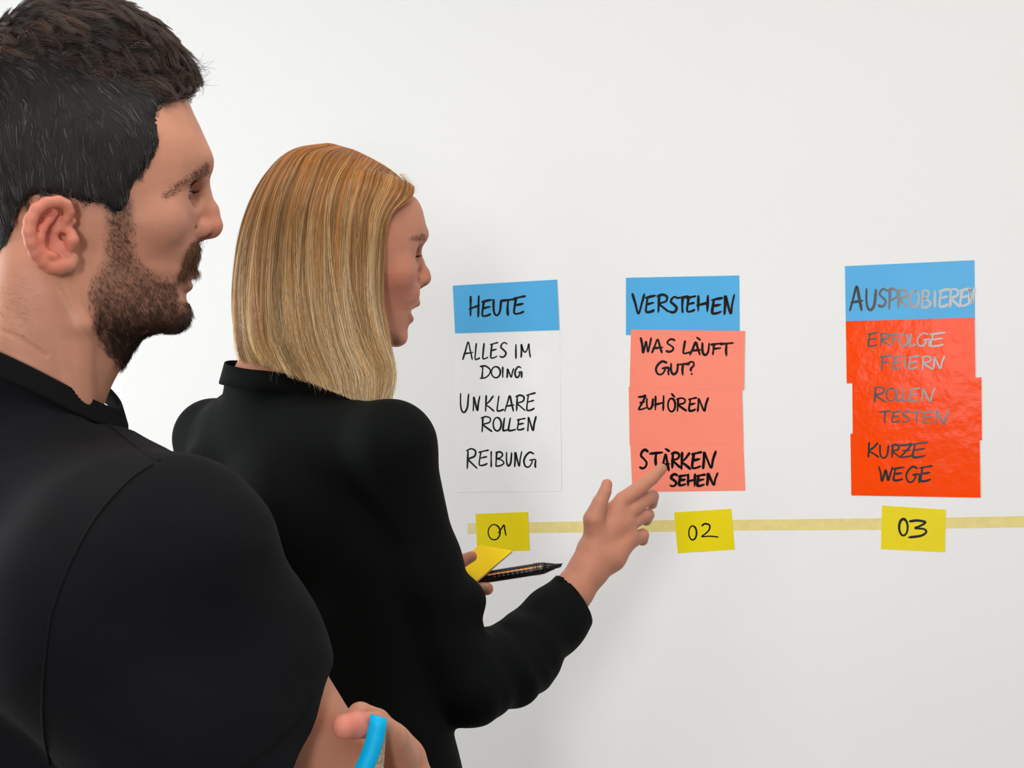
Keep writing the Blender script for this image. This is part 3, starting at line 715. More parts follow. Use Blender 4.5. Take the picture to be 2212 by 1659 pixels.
def shirt_sdf(P):
    Q = FT.loc(P)
    d = ell(Q, (2, 0, -190), (118, 178, 190))
    d = smin(d, ell(Q, (5, 0, -400), (112, 160, 200)), 60)
    d = smin(d, chain(P, neck_M[2:]+[NB+np.array([0, 0, -110.])], [68, 84, 100], 30), 30)
    # neck and trapezius
    d = smin(d, chain(P, [neck_M[1], neck_M[2]], [66, 72], 10), 24)
    sh = S_M+np.array([-6., 0, 14])
    d = smin(d, chain(P, [FT.wor((-14, -40, -70)), sh], [66, 62], 20), 40)
    d = smin(d, chain(P, [FT.wor((-14, 40, -70)), S_Ml], [66, 62], 20), 40)
    d = smin(d, cap(P, U(225, 905, 1265.0)+np.array([0, 0, -44.]), U(372, 1010, 1170.0)+np.array([0, 0, -38.]), 42, 42), 26)
    # shoulder blade
    d = smin(d, ell(Q, (-78, -85, -150), (50, 70, 80)), 40)
    # sleeve
    m1 = S_M*0.62+E_Mr*0.38+np.array([0., 0, 0]); m2 = S_M*0.24+E_Mr*0.76
    sl = chain(P, [S_M+np.array([4., 0, -2]), m1, m2], [70, 62.5, 46], 25)
    hem = (P-HEMP.astype(f32))@HEMN.astype(f32)
    sl = smin(sl, chain(P, [U(200, 1330, 1130.0), U(400, 1560, 1140.0), U(560, 1760, 1160.0)], [92, 84, 76], 30), 30)
    sl = smax(sl, hem, 3)
    inner = chain(P, [m1, E_Mr], [50, 46], 8); sl = smax(sl, -smax(inner, -(hem+10), 2), 2)
    d = smin(d, sl, 40)
    sl2 = chain(P, [S_Ml, E_Ml*0.55+S_Ml*0.45], [64, 55], 10)
    d = smin(d, sl2, 22)
    # folds
    f = 1.6*wnoise(P*np.array([1, 1, 2.2], f32), 55, 5)+0.7*wnoise(P*np.array([1, 1, 3.0], f32), 24, 5, 7)
    # soft creases that fan out from the armpit seam towards the sleeve end
    s = (P-S_M.astype(f32))@ARM.astype(f32); w = np.exp(-((s-190)/60)**2)
    f = f+w*2.2*np.sin(((P@np.array([0.03, 0.02, 0.10], f32))))
    f = f+1.3*np.sin((P[:, 2]*0.085-P[:, 0]*0.035)+wnoise(P, 60, 4, 13)*2.2)*np.exp(-(((P[:, 0]+400)/110)**2+((P[:, 2]+60)/45)**2))
    d = d+f*1.0
    # neck opening
    r = np.hypot((P[:, 0]-COL_C[0])/1.12, P[:, 1]-COL_C[1])
    cut = P[:, 2]-ring_z(P[:, 0])+17
    cut = np.where(r < 92, cut, cut-(r-92)*1.6)
    return smax(d, cut, 3)
VS, FS = surface(shirt_sdf, (-780, 940, -640), (60, 1620, 110), 3.0)
log('shirt %d' % len(VS))
shirt = mesh_obj('t_shirt', VS, FS, cloth_m, man)
def bvh(V, F): return BVHTree.FromPolygons([tuple(v) for v in V], [tuple(f) for f in F])
def ray_curve(B, pts, n, lift):
    """lay a photographed line on the visible surface of a mesh"""
    out = []
    for px, py in smooth_path(pts, n):
        d = nrm([(px-CU)/FPX, 1, (CV-py)/FPX])
        h = B.ray_cast(Vector((0, 0, 0)), Vector(d))
        if h[0] is not None: out.append((np.array(h[0])+np.array(h[1])*lift*(1 if h[1].dot(Vector(d)) < 0 else -1), np.array(h[1])))
    return out
BS = bvh(VS, FS)
def seam(name, pts, r, parent, mat, n=60, lift=0.2):
    c = ray_curve(BS if parent is not woman_ else BW, pts, n, lift)
    if len(c) < 3: return
    p = np.array([a for a, _ in c]); V, F = tube_mesh(p, r, 6)
    return mesh_obj(name, V, F, mat, parent)
woman_ = None
seam('armhole_seam', [(330, 1004), (290, 1030), (250, 1068), (205, 1122), (165, 1190), (130, 1270), (108, 1340), (98, 1420), (93, 1500), (95, 1580), (108, 1652)], 1.4, man, rib_m)
seam('shoulder_seam', [(0, 820), (60, 832), (130, 850), (190, 880), (250, 930), (300, 968), (345, 996)], 0.9, man, rib_m)
# stitched hem
for k in range(2):
    c = ray_curve(BS, [(682-k*7, 1500-k*3), (660-k*7, 1545-k*3), (620-k*7, 1590-k*3), (570-k*7, 1632-k*3), (520-k*7, 1664-k*3)], 90, 0.15)
    Vs, Fs = [], []
    for i in range(0, len(c)-1, 2):
        v, f = tube_mesh(np.array([c[i][0], (c[i][0]+c[i+1][0])/2, c[i+1][0]]), 0.45, 5)
        Fs += [tuple(len(Vs)+j for j in q) for q in f]; Vs += list(v)
    if Vs: mesh_obj('hem_stitching', np.array(Vs), Fs, rib_m, man)
# ribbed collar band
def collar(name, centre, rx, ry, zf, width, thick, ribs, parent, mat, out0, out1, amp):
    n = ribs*4; V, F = [], []; rows = [(0, 0, 0), (0, 1, 0.6), (0.15, 1, 1), (0.85, 1, 1), (1, 0.7, 1), (1, 0, 0.3)]
    for i in range(n):
        a = 2*math.pi*i/n; d = np.array([math.cos(a), math.sin(a), 0]); rb = amp*math.sin(2*math.pi*i/4+0.7)
        for (v, o, w) in rows:
            rr = out0+(out1-out0)*v+thick*o+rb*o*w
            x = centre[0]+d[0]*(rx+rr); y = centre[1]+d[1]*(ry+rr)
            V.append([x, y, zf(centre[0]+d[0]*rx)-width*v])
    m = len(rows)
    for i in range(n):
        for k in range(m):
            j = (i+1) % n; F.append((i*m+k, i*m+(k+1) % m, j*m+(k+1) % m, j*m+k))
    return mesh_obj(name, np.array(V), F, mat, parent, smooth=True)
collar('collar', COL_C, 84.5, 83, lambda X: float(ring_z(np.array([X]))[0]), 21, 2.6, 230, man, rib_m, 0.0, 6.0, 0.35)

# ---- man: hair, beard, brows
HAIRP = [(402, 200), (375, 216), (346, 232), (340, 262), (348, 300), (338, 335), (310, 372), (292, 392), (284, 418), (276, 446), (262, 462), (242, 462), (226, 446), (214, 440), (175, 437), (130, 424), (80, 420), (50, 442), (36, 480), (28, 520), (26, 560), (12, 604), (-60, 612), (-300, 620), (-300, -300), (700, -300), (700, 150), (440, 186)]
hc_pts = [MA(404, 158), MA(372, 148), MA(310, 124), MA(230, 104), MA(120, 116), MA(10, 165), (-60, 0, 105)]
HS = np.array([1, 0.62, 1], f32)
def cap_sdf(P):
    Q = FM.loc(P); c = T_M['cran']
    d = ell(Q, c[0], (c[1][0]+6, c[1][1]+7, c[1][2]+6))
    fl = (Q[:, 2] < 70)
    hd = head_sdf(Q, T_M)-3.0
    d = smin(d, hd, 6)
    d = smin(d, chain(P, neck_M[:2], [62, 61], 5), 14)
    d = smin(d, chain(Q*HS, hc_pts, [8, 16, 28, 38, 42, 36, 26], 12), 16)
    x, y = project(FM.wor(np.stack([Q[:, 0], -np.abs(Q[:, 1]), Q[:, 2]], 1)))
    x = x+3.5*np.sin(y*0.55)+2*np.sin(y*1.3+x*.2); y = y+3.0*np.sin(x*0.6)
    pd = polydist(x, y, HAIRP)/2.55; pd = np.where(inpoly(x, y, HAIRP), -pd, pd).astype(f32)
    d = d+0.9*wnoise(Q*np.array([1, 1, 0.5], f32), 6, 6)
    return smax(d, pd+1.0, 7)
VC, FC = surface(lambda P: near(P, FM.wor((-5, 0, 50)), 190, cap_sdf), (-620, 1080, -20), (-120, 1500, 380), 2.2)
NC = normals(VC, FC); log('hair cap %d' % len(VC))
hair_base_m = new_mat('dark_hair_base', (0.010, 0.008, 0.007), 0.7, 0.3)
hairM = mesh_obj('hair', VC, FC, hair_base_m, man)
def hair_mat(name, rough=0.42, spec=0.5):
    return new_mat(name, (0.02, 0.012, 0.008), rough, spec, attr='col')
hair_m = hair_mat('dark_hair', 0.34, 0.5); beard_m = hair_mat('beard_hair', 0.55, 0.2)
def grow(P0, N0, dirfn, length, steps, sdf, off0, off1, curl, curlf, bend=0.0):
    n = len(P0); p = P0+N0*off0[:, None]; path = [p.copy()]
    c1 = RNG.normal(size=(n, 3)); ph = RNG.uniform(0, 6.28, n); nn = N0.copy()
    for i in range(steps-1):
        t = (i+1)/(steps-1)
        d = dirfn(p, nn, t)
        d = d-nn*(d*nn).sum(1)[:, None]; d /= np.linalg.norm(d, axis=1)[:, None]+1e-9
        side = np.cross(nn, d)
        w = curl*np.sin(ph+curlf*t*6.28)
        d = d+side*w[:, None]+nn*(curl*0.6*np.cos(ph+curlf*t*6.28))[:, None]
        p = p+d*(length/(steps-1))[:, None]
        if sdf is not None:
            e = 0.8; P = p.astype(f32)
            s0 = sdf(P); g = np.stack([sdf(P+np.eye(3, dtype=f32)[k]*e)-s0 for k in range(3)], 1)/e
            g /= np.linalg.norm(g, axis=1)[:, None]+1e-6
            tgt = off0+(off1-off0)*t
            p = p-g*(np.clip(s0-tgt, -6, 6)*0.8)[:, None]; nn = g.astype(float)
        path.append(p.copy())
    return np.stack(path, 1)
# side hair, combed down
pcx, pcy = mirror_px(FM, VC)
def part_y(x): return np.interp(x, [-200, 0, 100, 200, 300, 400], [95, 112, 120, 150, 185, 205])
edge = np.where(inpoly(pcx, pcy, HAIRP), 1.0, 0.15)
w_side = (pcy > part_y(pcx)-8)*edge*(Qw := 1.0)
w_top = (pcy <= part_y(pcx)+10)*1.0
fwd, lft, upv = FM.R
clump = RNG.normal(size=(400, 3))
def fieldnoise(p, sc, o): return np.stack([wnoise(p.astype(f32), sc, 5, o+k*5) for k in range(3)], 1)
def dir_side(p, n, t):
    x, y = mirror_px(FM, p)
    k = np.clip((y-part_y(x))/120, 0, 1)
    d = fwd[None]*(1.1-0.95*k)[:, None]+np.array([0, 0, -1.0])[None]*(0.55+0.55*k)[:, None]
    return d+0.55*fieldnoise(p, 7, 0)+0.35*fieldnoise(p, 2.5, 4)
def dir_top(p, n, t):
    x, y = mirror_px(FM, p)
    d = fwd[None]*1.0+np.array([0, 0, 1.0])[None]*(0.55-1.5*t)-lft[None]*(0.1+0.3*t)
    return d+0.75*fieldnoise(p, 9, 3)+0.45*fieldnoise(p, 3.5, 8)
from mathutils.kdtree import KDTree
def clumped(pa, nc, w, keep=0.25, pw=0.8):
    n, k, _ = pa.shape; ci = RNG.choice(n, nc, replace=False); kd = KDTree(nc)
    for j, i in enumerate(ci): kd.insert(Vector(pa[i, 0]), j)
    kd.balance(); own = np.array([ci[kd.find(Vector(p))[1]] for p in pa[:, 0]])
    t = np.linspace(0, 1, k); ww = (w*t**pw)[None, :, None]; g = pa[own]
    return pa*(1-ww)+(g+(pa[:, :1]-g[:, :1])*keep)*ww, own
def cols(n, c, var, grey=0.0):
    k = RNG.uniform(1-var, 1+var, n)[:, None]; out = np.asarray(c)[None]*k
    g = RNG.random(n) < grey
    out[g] = np.array([0.20, 0.19, 0.18])*RNG.uniform(0.5, 1.2, g.sum())[:, None]
    return out
P_, N_ = scatter(VC, FC, NC, w_side+1e-6, 15000)
pa = grow(P_, N_, dir_side, RNG.uniform(14, 26, len(P_)), 8, cap_sdf, RNG.uniform(-1.5, 0.5, len(P_)), RNG.uniform(-1.2, 2.2, len(P_)), 0.16, 0.5)
pa, own = clumped(pa, 900, 0.8)
cl_ = RNG.uniform(0.55, 1.7, len(VC))
strands('side_hair', pa, RNG.uniform(0.09, 0.17, len(pa)), hair_m, man, cols(len(pa), (0.028, 0.024, 0.022), 0.7, 0.07)*cl_[own][:, None])
P_, N_ = scatter(VC, FC, NC, w_top+1e-6, 12000)
pa = grow(P_, N_, dir_top, RNG.uniform(20, 38, len(P_)), 11, cap_sdf, RNG.uniform(-1.5, 0.5, len(P_)), RNG.uniform(-1, 6.5, len(P_)), 0.45, 0.9)
pa, own = clumped(pa, 520, 0.88, 0.22, 0.6)
strands('top_hair', pa, RNG.uniform(0.10, 0.19, len(pa)), hair_m, man, cols(len(pa), (0.050, 0.025, 0.017), 0.4, 0.006)*RNG.uniform(0.35, 1.9, 40000)[own][:, None])
log('man hair')
# fringe curls and stray hairs at the forehead
st = []
for k in range(150):
    a = np.array([RNG.uniform(392, 428), RNG.uniform(135, 185), RNG.uniform(-34, 26)])
    b = m_at(a[0], a[1], a[2]); L_ = RNG.uniform(8, 20); cu = RNG.uniform(-1, 1)
    pts = [b]; ang = RNG.uniform(-0.5, 0.35)
    for i in range(9):
        ang += cu*0.28 - 0.10
        pts.append(pts[-1]+np.array([math.cos(ang), RNG.normal()*0.1, math.sin(ang)])*L_/9)
    st.append([FM.wor(q) for q in pts])
strands('fringe_hair', np.array(st), RNG.uniform(0.08, 0.15, len(st)), hair_m, man, cols(len(st), (0.028, 0.016, 0.011), 0.5))
st = []
for k in range(70):
    i = RNG.integers(0, len(VC))
    while not (NC[i, 2] > 0.25 and w_top[i] > 0): i = RNG.integers(0, len(VC))
    p = VC[i]; L_ = RNG.uniform(7, 16); ang = RNG.uniform(-.8, 1.2); cu = RNG.uniform(-.5, .5); pts = [p]
    dv = NC[i]*0.7+fwd*0.6*math.cos(ang)+RNG.normal(size=3)*0.3
    for j in range(9):
        dv = nrm(dv+np.array([0, 0, -0.12])+fwd*cu*0.35); pts.append(pts[-1]+dv*L_/9)
    st.append(pts)
strands('stray_hair', np.array(st), RNG.uniform(0.05, 0.09, len(st)), hair_m, man, cols(len(st), (0.03, 0.018, 0.012), 0.4))
# beard
def man_local_sdf(P): return man_head(P)
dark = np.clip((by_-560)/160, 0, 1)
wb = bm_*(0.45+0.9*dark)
def dir_beard(p, n, t):
    return fwd[None]*0.25+np.array([0, 0, -1.0])[None]*0.8+0.6*fieldnoise(p, 6, 2)+0.3*fieldnoise(p, 2.5, 9)
P_, N_ = scatter(VM, FMq, NM, wb*(by_ > 0)+0.5*bm_*softpoly(bx_, by_, [(228, 440), (285, 440), (300, 570), (228, 570)], 20)+1e-9, 17000)
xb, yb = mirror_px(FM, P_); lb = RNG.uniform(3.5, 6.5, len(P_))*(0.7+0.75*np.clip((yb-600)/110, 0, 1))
pa = grow(P_, N_, dir_beard, lb, 7, None, np.full(len(P_), -0.4), lb*0, 0.55, 0.7)
pa += (N_[:, None]*(np.linspace(0, 1, 7)**1.0)[None, :, None]*(lb*0.42)[:, None, None])
pa, own = clumped(pa, 3200, 0.5, 0.4)
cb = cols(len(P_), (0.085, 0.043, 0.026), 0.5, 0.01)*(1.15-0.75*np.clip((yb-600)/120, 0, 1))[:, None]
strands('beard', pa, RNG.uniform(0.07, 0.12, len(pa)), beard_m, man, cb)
# moustache, thicker
wm = softpoly(bx_, by_, [(392, 560), (404, 535), (418, 522), (442, 520), (442, 585), (410, 590), (395, 604), (385, 600)], 8)*onhead*(np.abs(Qm[:, 1]) < 30)
P_, N_ = scatter(VM, FMq, NM, wm+1e-9, 1900)
pa = grow(P_, N_, lambda p, n, t: np.array([0, 0, -1.0])[None]+fwd[None]*0.25+np.sign(FM.loc(p)[:, 1])[:, None]*lft[None]*0.35+0.25*fieldnoise(p, 4, 6), RNG.uniform(6, 10, len(P_)), 7, None, np.full(len(P_), -0.4), None if False else np.zeros(len(P_)), 0.15, 0.5)
pa += (N_[:, None]*np.sin(np.linspace(0, 1, 7)*2.2)[None, :, None]*RNG.uniform(1.5, 5.5, len(P_))[:, None, None])
strands('moustache', pa, RNG.uniform(0.08, 0.13, len(pa)), beard_m, man, cols(len(P_), (0.15, 0.075, 0.035), 0.45))
# brows
def brow(Fr, V, F, N, Q, px, py, poly, n, L0, parent, col, drop):
    w = softpoly(px, py, poly, 5)*(Q[:, 2] > 10)*(Q[:, 0] > 50)
    if w.sum() < 1e-3: return
    P_, N_ = scatter(V, F, N, w+1e-12, n)
    s = np.sign(Fr.loc(P_)[:, 1])[:, None]
    pa = grow(P_, N_, lambda p, nn, t: s*Fr.R[1][None]*0.9+np.array([0, 0, drop])[None]-Fr.R[0][None]*0.3+0.2*fieldnoise(p, 4, 1), RNG.uniform(L0*.6, L0, n), 6, None, np.full(n, -0.3), np.zeros(n), 0.1, 0.4)
    pa += (N_[:, None]*np.linspace(0, 1, 6)[None, :, None]*RNG.uniform(.6, 2.4, n)[:, None, None])
    strands('eyebrows', pa, RNG.uniform(0.06, 0.11, n), beard_m, parent, cols(n, col, 0.4))
brow(FM, VM, FMq, NM, Qm, bx_, by_, [(352, 424), (380, 404), (410, 382), (440, 358), (452, 352), (452, 378), (432, 392), (395, 412), (365, 428)], 2200, 5.5, man, (0.020, 0.012, 0.009), 0.1)
# nape hairs
wn = softpoly(bx_, by_, [(-30, 590), (20, 590), (60, 640), (60, 720), (0, 730), (-30, 730)], 40)
P_, N_ = scatter(VM, FMq, NM, wn*(Qm[:, 0] < 0)+1e-12, 500)
pa = grow(P_, N_, lambda p, n, t: fwd[None]*0.8+np.array([0, 0, -.35])[None]+0.4*fieldnoise(p, 6, 2), RNG.uniform(4, 8, len(P_)), 6, None, np.full(len(P_), -0.2), np.zeros(len(P_)), 0.4, .5)
pa += (N_[:, None]*np.linspace(0, 1, 6)[None, :, None]*0.8)
strands('nape_hair', pa, RNG.uniform(0.04, 0.06, len(pa)), beard_m, man, cols(len(P_), (0.06, 0.04, 0.03), 0.4))
log('man done')
# ================================================================== the woman
FW = Frame((-208.0, 1700.0, 114.0), 22.0)
w_at = FW.at
def WA(px, py, y=0.0): return tuple(w_at(px, py, y))
WP = [(830, 362), (860, 394), (883, 416), (898, 435), (905, 459), (910, 484), (912, 500), (910, 515), (903, 532), (898, 547), (893, 565), (892, 590), (896, 612), (902, 622), (903, 638), (899, 652), (890, 663), (884, 675), (884, 690), (879, 712), (877, 727), (871, 741), (856, 750)]
wfront = np.array([[w_at(*p)[0], w_at(*p)[2]] for p in WP])
wfront = np.vstack([[[wfront[0, 0]-30, wfront[0, 1]+22]], wfront, [[wfront[-1, 0]-20, wfront[-1, 1]-8]]])
wn_ = WA(916.5, 600.5)
zb = WA(905, 514)[2]; ze = WA(890, 556)[2]
mx_, mz_ = WA(898, 672)[0], WA(890, 672)[2]
T_W = dict(front=wfront, ztop=118.0,
    width=np.array([(-95, 26, 22, 1.8), (-75, 38, 14, 1.75), (-55, 46, 10, 1.85), (-25, 54, 14, 2.0), (10, 61, 22, 2.25), (32, 60, 25, 2.35), (52, 60, 25, 2.5), (85, 60, 18, 2.5), (120, 58, 10, 2.3)], float),
    jaw=(WA(856, 750)[::2], (10.0, -48.0)), jawk=14,
    cran=((6, 0, 50), (92, 71, 76)), cheek=((64, 43, 12), (19, 15, 16)),
    brow=([(WA(903, 514)[0], 3, zb), (WA(903, 514)[0]-2, 20, zb+2), (76, 38, zb-2)], [5.2, 5, 5]),
    eye=(WA(897, 548)[0]-22, 29.5, ze), lidz=3.5, slit=2.0, es=0.95,
    nose=dict(line=[WA(895, 546), WA(904, 568), WA(914, 590), wn_], r=[5.2, 5.8, 6.6, 8.2], sy=0.86, k=8,
              ala=((wn_[0]-10, 10.5, wn_[2]-3.5), (9, 5.5, 6.8)), col=(WA(915, 610), WA(899, 620), 4, 4.2),
              nos=((wn_[0]-6, 5.6, wn_[2]-9.5), (5.5, 2.8, 3.6))),
    lips=[([WA(899.5, 654), (WA(899, 655)[0]-3, 12, WA(899, 657)[2]), (WA(890, 657)[0]-10, 22, WA(890, 668)[2])], [3.6, 3.2, 1.8], 5),
          ([WA(885, 690), (WA(885, 690)[0]-3, 11, WA(885, 690)[2]), (WA(885, 690)[0]-9, 22, WA(885, 678)[2])], [3.9, 3.4, 1.8], 5)],
    cuts=[([(mx_+8, 0, mz_), (mx_-12, 0, mz_-0.6)], [4.4, 3.0], 1.5), ([(mx_+2, 0, mz_), (mx_-3, 11, mz_-.5), (mx_-12, 20, mz_-.5)], [4.4, 3.4, 1.0], 1.5),
          ([(wn_[0]-13, 17.5, wn_[2]-3), (wn_[0]-18, 19, wn_[2]-10)], [0.8, 0.8], 3)],
    adds=[([(WA(872, 732)[0]-8, 0, WA(872, 732)[2]), (WA(872, 732)[0]-11, 9, WA(872, 732)[2])], [8.5, 8], 9)])
def woman_head(P): return head_sdf(FW.loc(P), T_W)
NBW = np.array((-264.0, 1692.0, -5.0))
FTW = Frame(NBW, 47.0)
R_S = U(845, 965, 1590.0); L_S = U(460, 947, 1800.0)
R_E = U(1004, 1478, 1660.0); R_W = U(1270, 1232, 1788.0)
L_E = U(540, 1500, 1950.0); L_W = U(880, 1282, 1935.0)
DH = 1790.0
HAND_R = dict(
    palm=[([R_W, U(1286, 1190, DH+4), U(1328, 1112, DH+16)], [22, 21, 14]),
          ([R_W, U(1318, 1200, DH+6), U(1358, 1160, DH+18)], [21, 19, 13]),
          ([U(1300, 1150, DH+8), U(1345, 1130, DH+16)], [17, 14])],
    fingers=[([U(1322, 1110, DH+16), U(1346, 1080, DH+22), U(1382, 1054, DH+34), U(1408, 1034, DH+42), U(1429, 1013, DH+48)], [11.5, 10.2, 9.2, 8.0, 7.0]),
             ([U(1334, 1125, DH+18), U(1364, 1102, DH+26), U(1396, 1078, DH+46), U(1409, 1072, DH+62), U(1408, 1088, DH+74)], [11, 10.0, 9.0, 8.2, 7.2]),
             ([U(1338, 1142, DH+18), U(1366, 1128, DH+28), U(1392, 1114, DH+44), U(1400, 1112, DH+56), U(1396, 1124, DH+66)], [10.5, 9.4, 8.4, 7.8, 7]),
             ([U(1348, 1174, DH+18), U(1370, 1164, DH+26), U(1388, 1156, DH+40), U(1388, 1167, DH+50)], [11, 9.4, 8.0, 7]),
             ([U(1288, 1160, DH), U(1283, 1122, DH-6), U(1296, 1086, DH-6), U(1307, 1062, DH-4), U(1311, 1046, DH-2)], [15, 13.0, 9.4, 7.6, 6.6])])
DL = 1935.0
HAND_L = dict(
    palm=[([L_W, U(930, 1262, DL+6), U(962, 1250, DL+10)], [22, 20, 14]), ([L_W, U(930, 1288, DL+6), U(962, 1282, DL+10)], [20, 18, 13])],
    fingers=[([U(930, 1240, DL-8), U(965, 1222, DL-16), U(998, 1212, DL-16), U(1019, 1202, DL-12)], [13, 11, 8.8, 7.2]),
             ([U(955, 1262, DL+14), U(985, 1272, DL+26), U(1018, 1272, DL+20), U(1052, 1272, DL+6)], [11, 10, 9, 8.4]),
             ([U(955, 1278, DL+14), U(985, 1290, DL+26), U(1005, 1290, DL+24)], [10.5, 9.4, 8.2]),
             ([U(950, 1292, DL+14), U(978, 1304, DL+24), U(995, 1302, DL+20)], [10, 8.8, 7.8]),
             ([U(945, 1305, DL+12), U(968, 1316, DL+20), U(982, 1312, DL+18)], [9, 8, 7])])
def woman_sdf(P):
    d = near(P, FW.wor((5, 0, 12)), 165, woman_head)
    m = P[:, 2] < 125
    if m.any():
        q = P[m]
        e = chain(q, [FW.wor((-12, 0, 5)), FW.wor((-20, 0, -50)), NBW, NBW+np.array([10, 10, -60.])], [50, 48, 52, 58], 22)
        e = smin(e, cap(q, FW.wor((20, 0, -60)), NBW+np.array([20., 22, -30]), 20, 30), 20)
        e = smin(e, ell(q, FTW.wor((2, 0, -120)), (85, 80, 85)), 20)
        e = smin(e, cap(q, NBW+np.array([0., 0, -60]), R_S, 40, 36), 20); e = smin(e, cap(q, NBW+np.array([0., 0, -60]), L_S, 40, 36), 20)
        e = smin(e, chain(q, [R_S, R_E, U(1112, 1428, 1712.0), U(1192, 1345, 1758.0), U(1240, 1275, 1781.0), R_W], [36, 32, 31, 27, 22.5, 22.0], 10), 12)
        e = smin(e, chain(q, [L_S, L_E, L_E*0.5+L_W*0.5, L_W], [38, 33, 30, 22], 10), 12)
        d = d.copy(); d[m] = smin(d[m], e, 12)
    hr = near(P, U(1320, 1130, 1815.0), 135, lambda q: hand_sdf(q, HAND_R))
    hl = near(P, U(960, 1265, 1945.0), 100, lambda q: hand_sdf(q, HAND_L))
    return smin(smin(d, hr, 7), hl, 7)
VW, FWq = surface(woman_sdf, (-520, 1480, -420), (260, 2080, 240), 1.9)
log('woman skin %d' % len(VW))
NW = normals(VW, FWq); QW = FW.loc(VW)
wx_, wy_ = mirror_px(FW, VW)
onh = QW[:, 2] > -100
colW = np.tile(np.array([0.57, 0.245, 0.155]), (len(VW), 1))
QWa = np.stack([QW[:, 0], np.abs(QW[:, 1]), QW[:, 2]], 1)
colW = mixc(colW, (0.60, 0.17, 0.11), blob(QWa, (70, 42, 0), (42, 35, 40))*0.55)
colW = mixc(colW, (0.62, 0.18, 0.12), blob(QW, wn_, (22, 20, 20))*0.5)
lw = np.minimum(*[chain(QWa.astype(f32), p, r, 2) for p, r, _ in T_W['lips']])
colW = mixc(colW, (0.42, 0.09, 0.08), np.clip(1-lw/1.2, 0, 1)*onh*0.8)
woman = empty('person', to_m((-150, 1760, -CAMZ*1000)))
tag(woman, 'person with shoulder-length blonde hair and black blouse, reaching towards the pink cards', 'person')
mesh_obj('body', VW, FWq, skin_m, woman, cols=colW)
eyeball(FW, T_W['eye'], 11.3, woman)
# fingernail on the finger under the marker and on the thumb of the bearded person
nail_m = new_mat('fingernail', (0.62, 0.36, 0.30), 0.28, 0.5)
def nail(c, ax, up, L_, Wd, parent):
    ax = nrm(ax); up = nrm(np.asarray(up)-ax*(np.asarray(up)@ax)); s = np.cross(ax, up); V, F = [], []
    n = 6
    for i in range(n+1):
        for j in range(n+1):
            u = i/n-.5; v = j/n*2-1; w = Wd/2*(1-0.25*(2*abs(u))**3)
            V.append(np.asarray(c)+ax*u*L_+s*v*w-up*(v*v*Wd*0.16)-up*0.6*(2*u)**4*(.5))
    for i in range(n):
        for j in range(n): a = i*(n+1)+j; F.append((a, a+1, a+n+2, a+n+1))
    return mesh_obj('fingernail', np.array(V), F, nail_m, parent)
nail(U(1046, 1268.5, DL+0.5)+np.array([0, -8.3, 1.5]), (1, -0.3, 0), (0.1, -1, .25), 10, 9.5, woman)
blouse_m = new_mat('black_crepe', (0.0020, 0.0034, 0.0029), 0.85, 0.13, noise=(7, 0.15), bump=(260, 0.3, 0.0008))
CW = np.array([-268.0, 1690.0])
def ringw(X, Y): return 12+0.10*(Y-1626)-0.10*(X-CW[0])-np.clip(X-CW[0]-20, 0, 99)*0.25
CUFFP = U(1240, 1276, 1765.0); CUFFN = nrm((0.80, 0.30, 0.46))
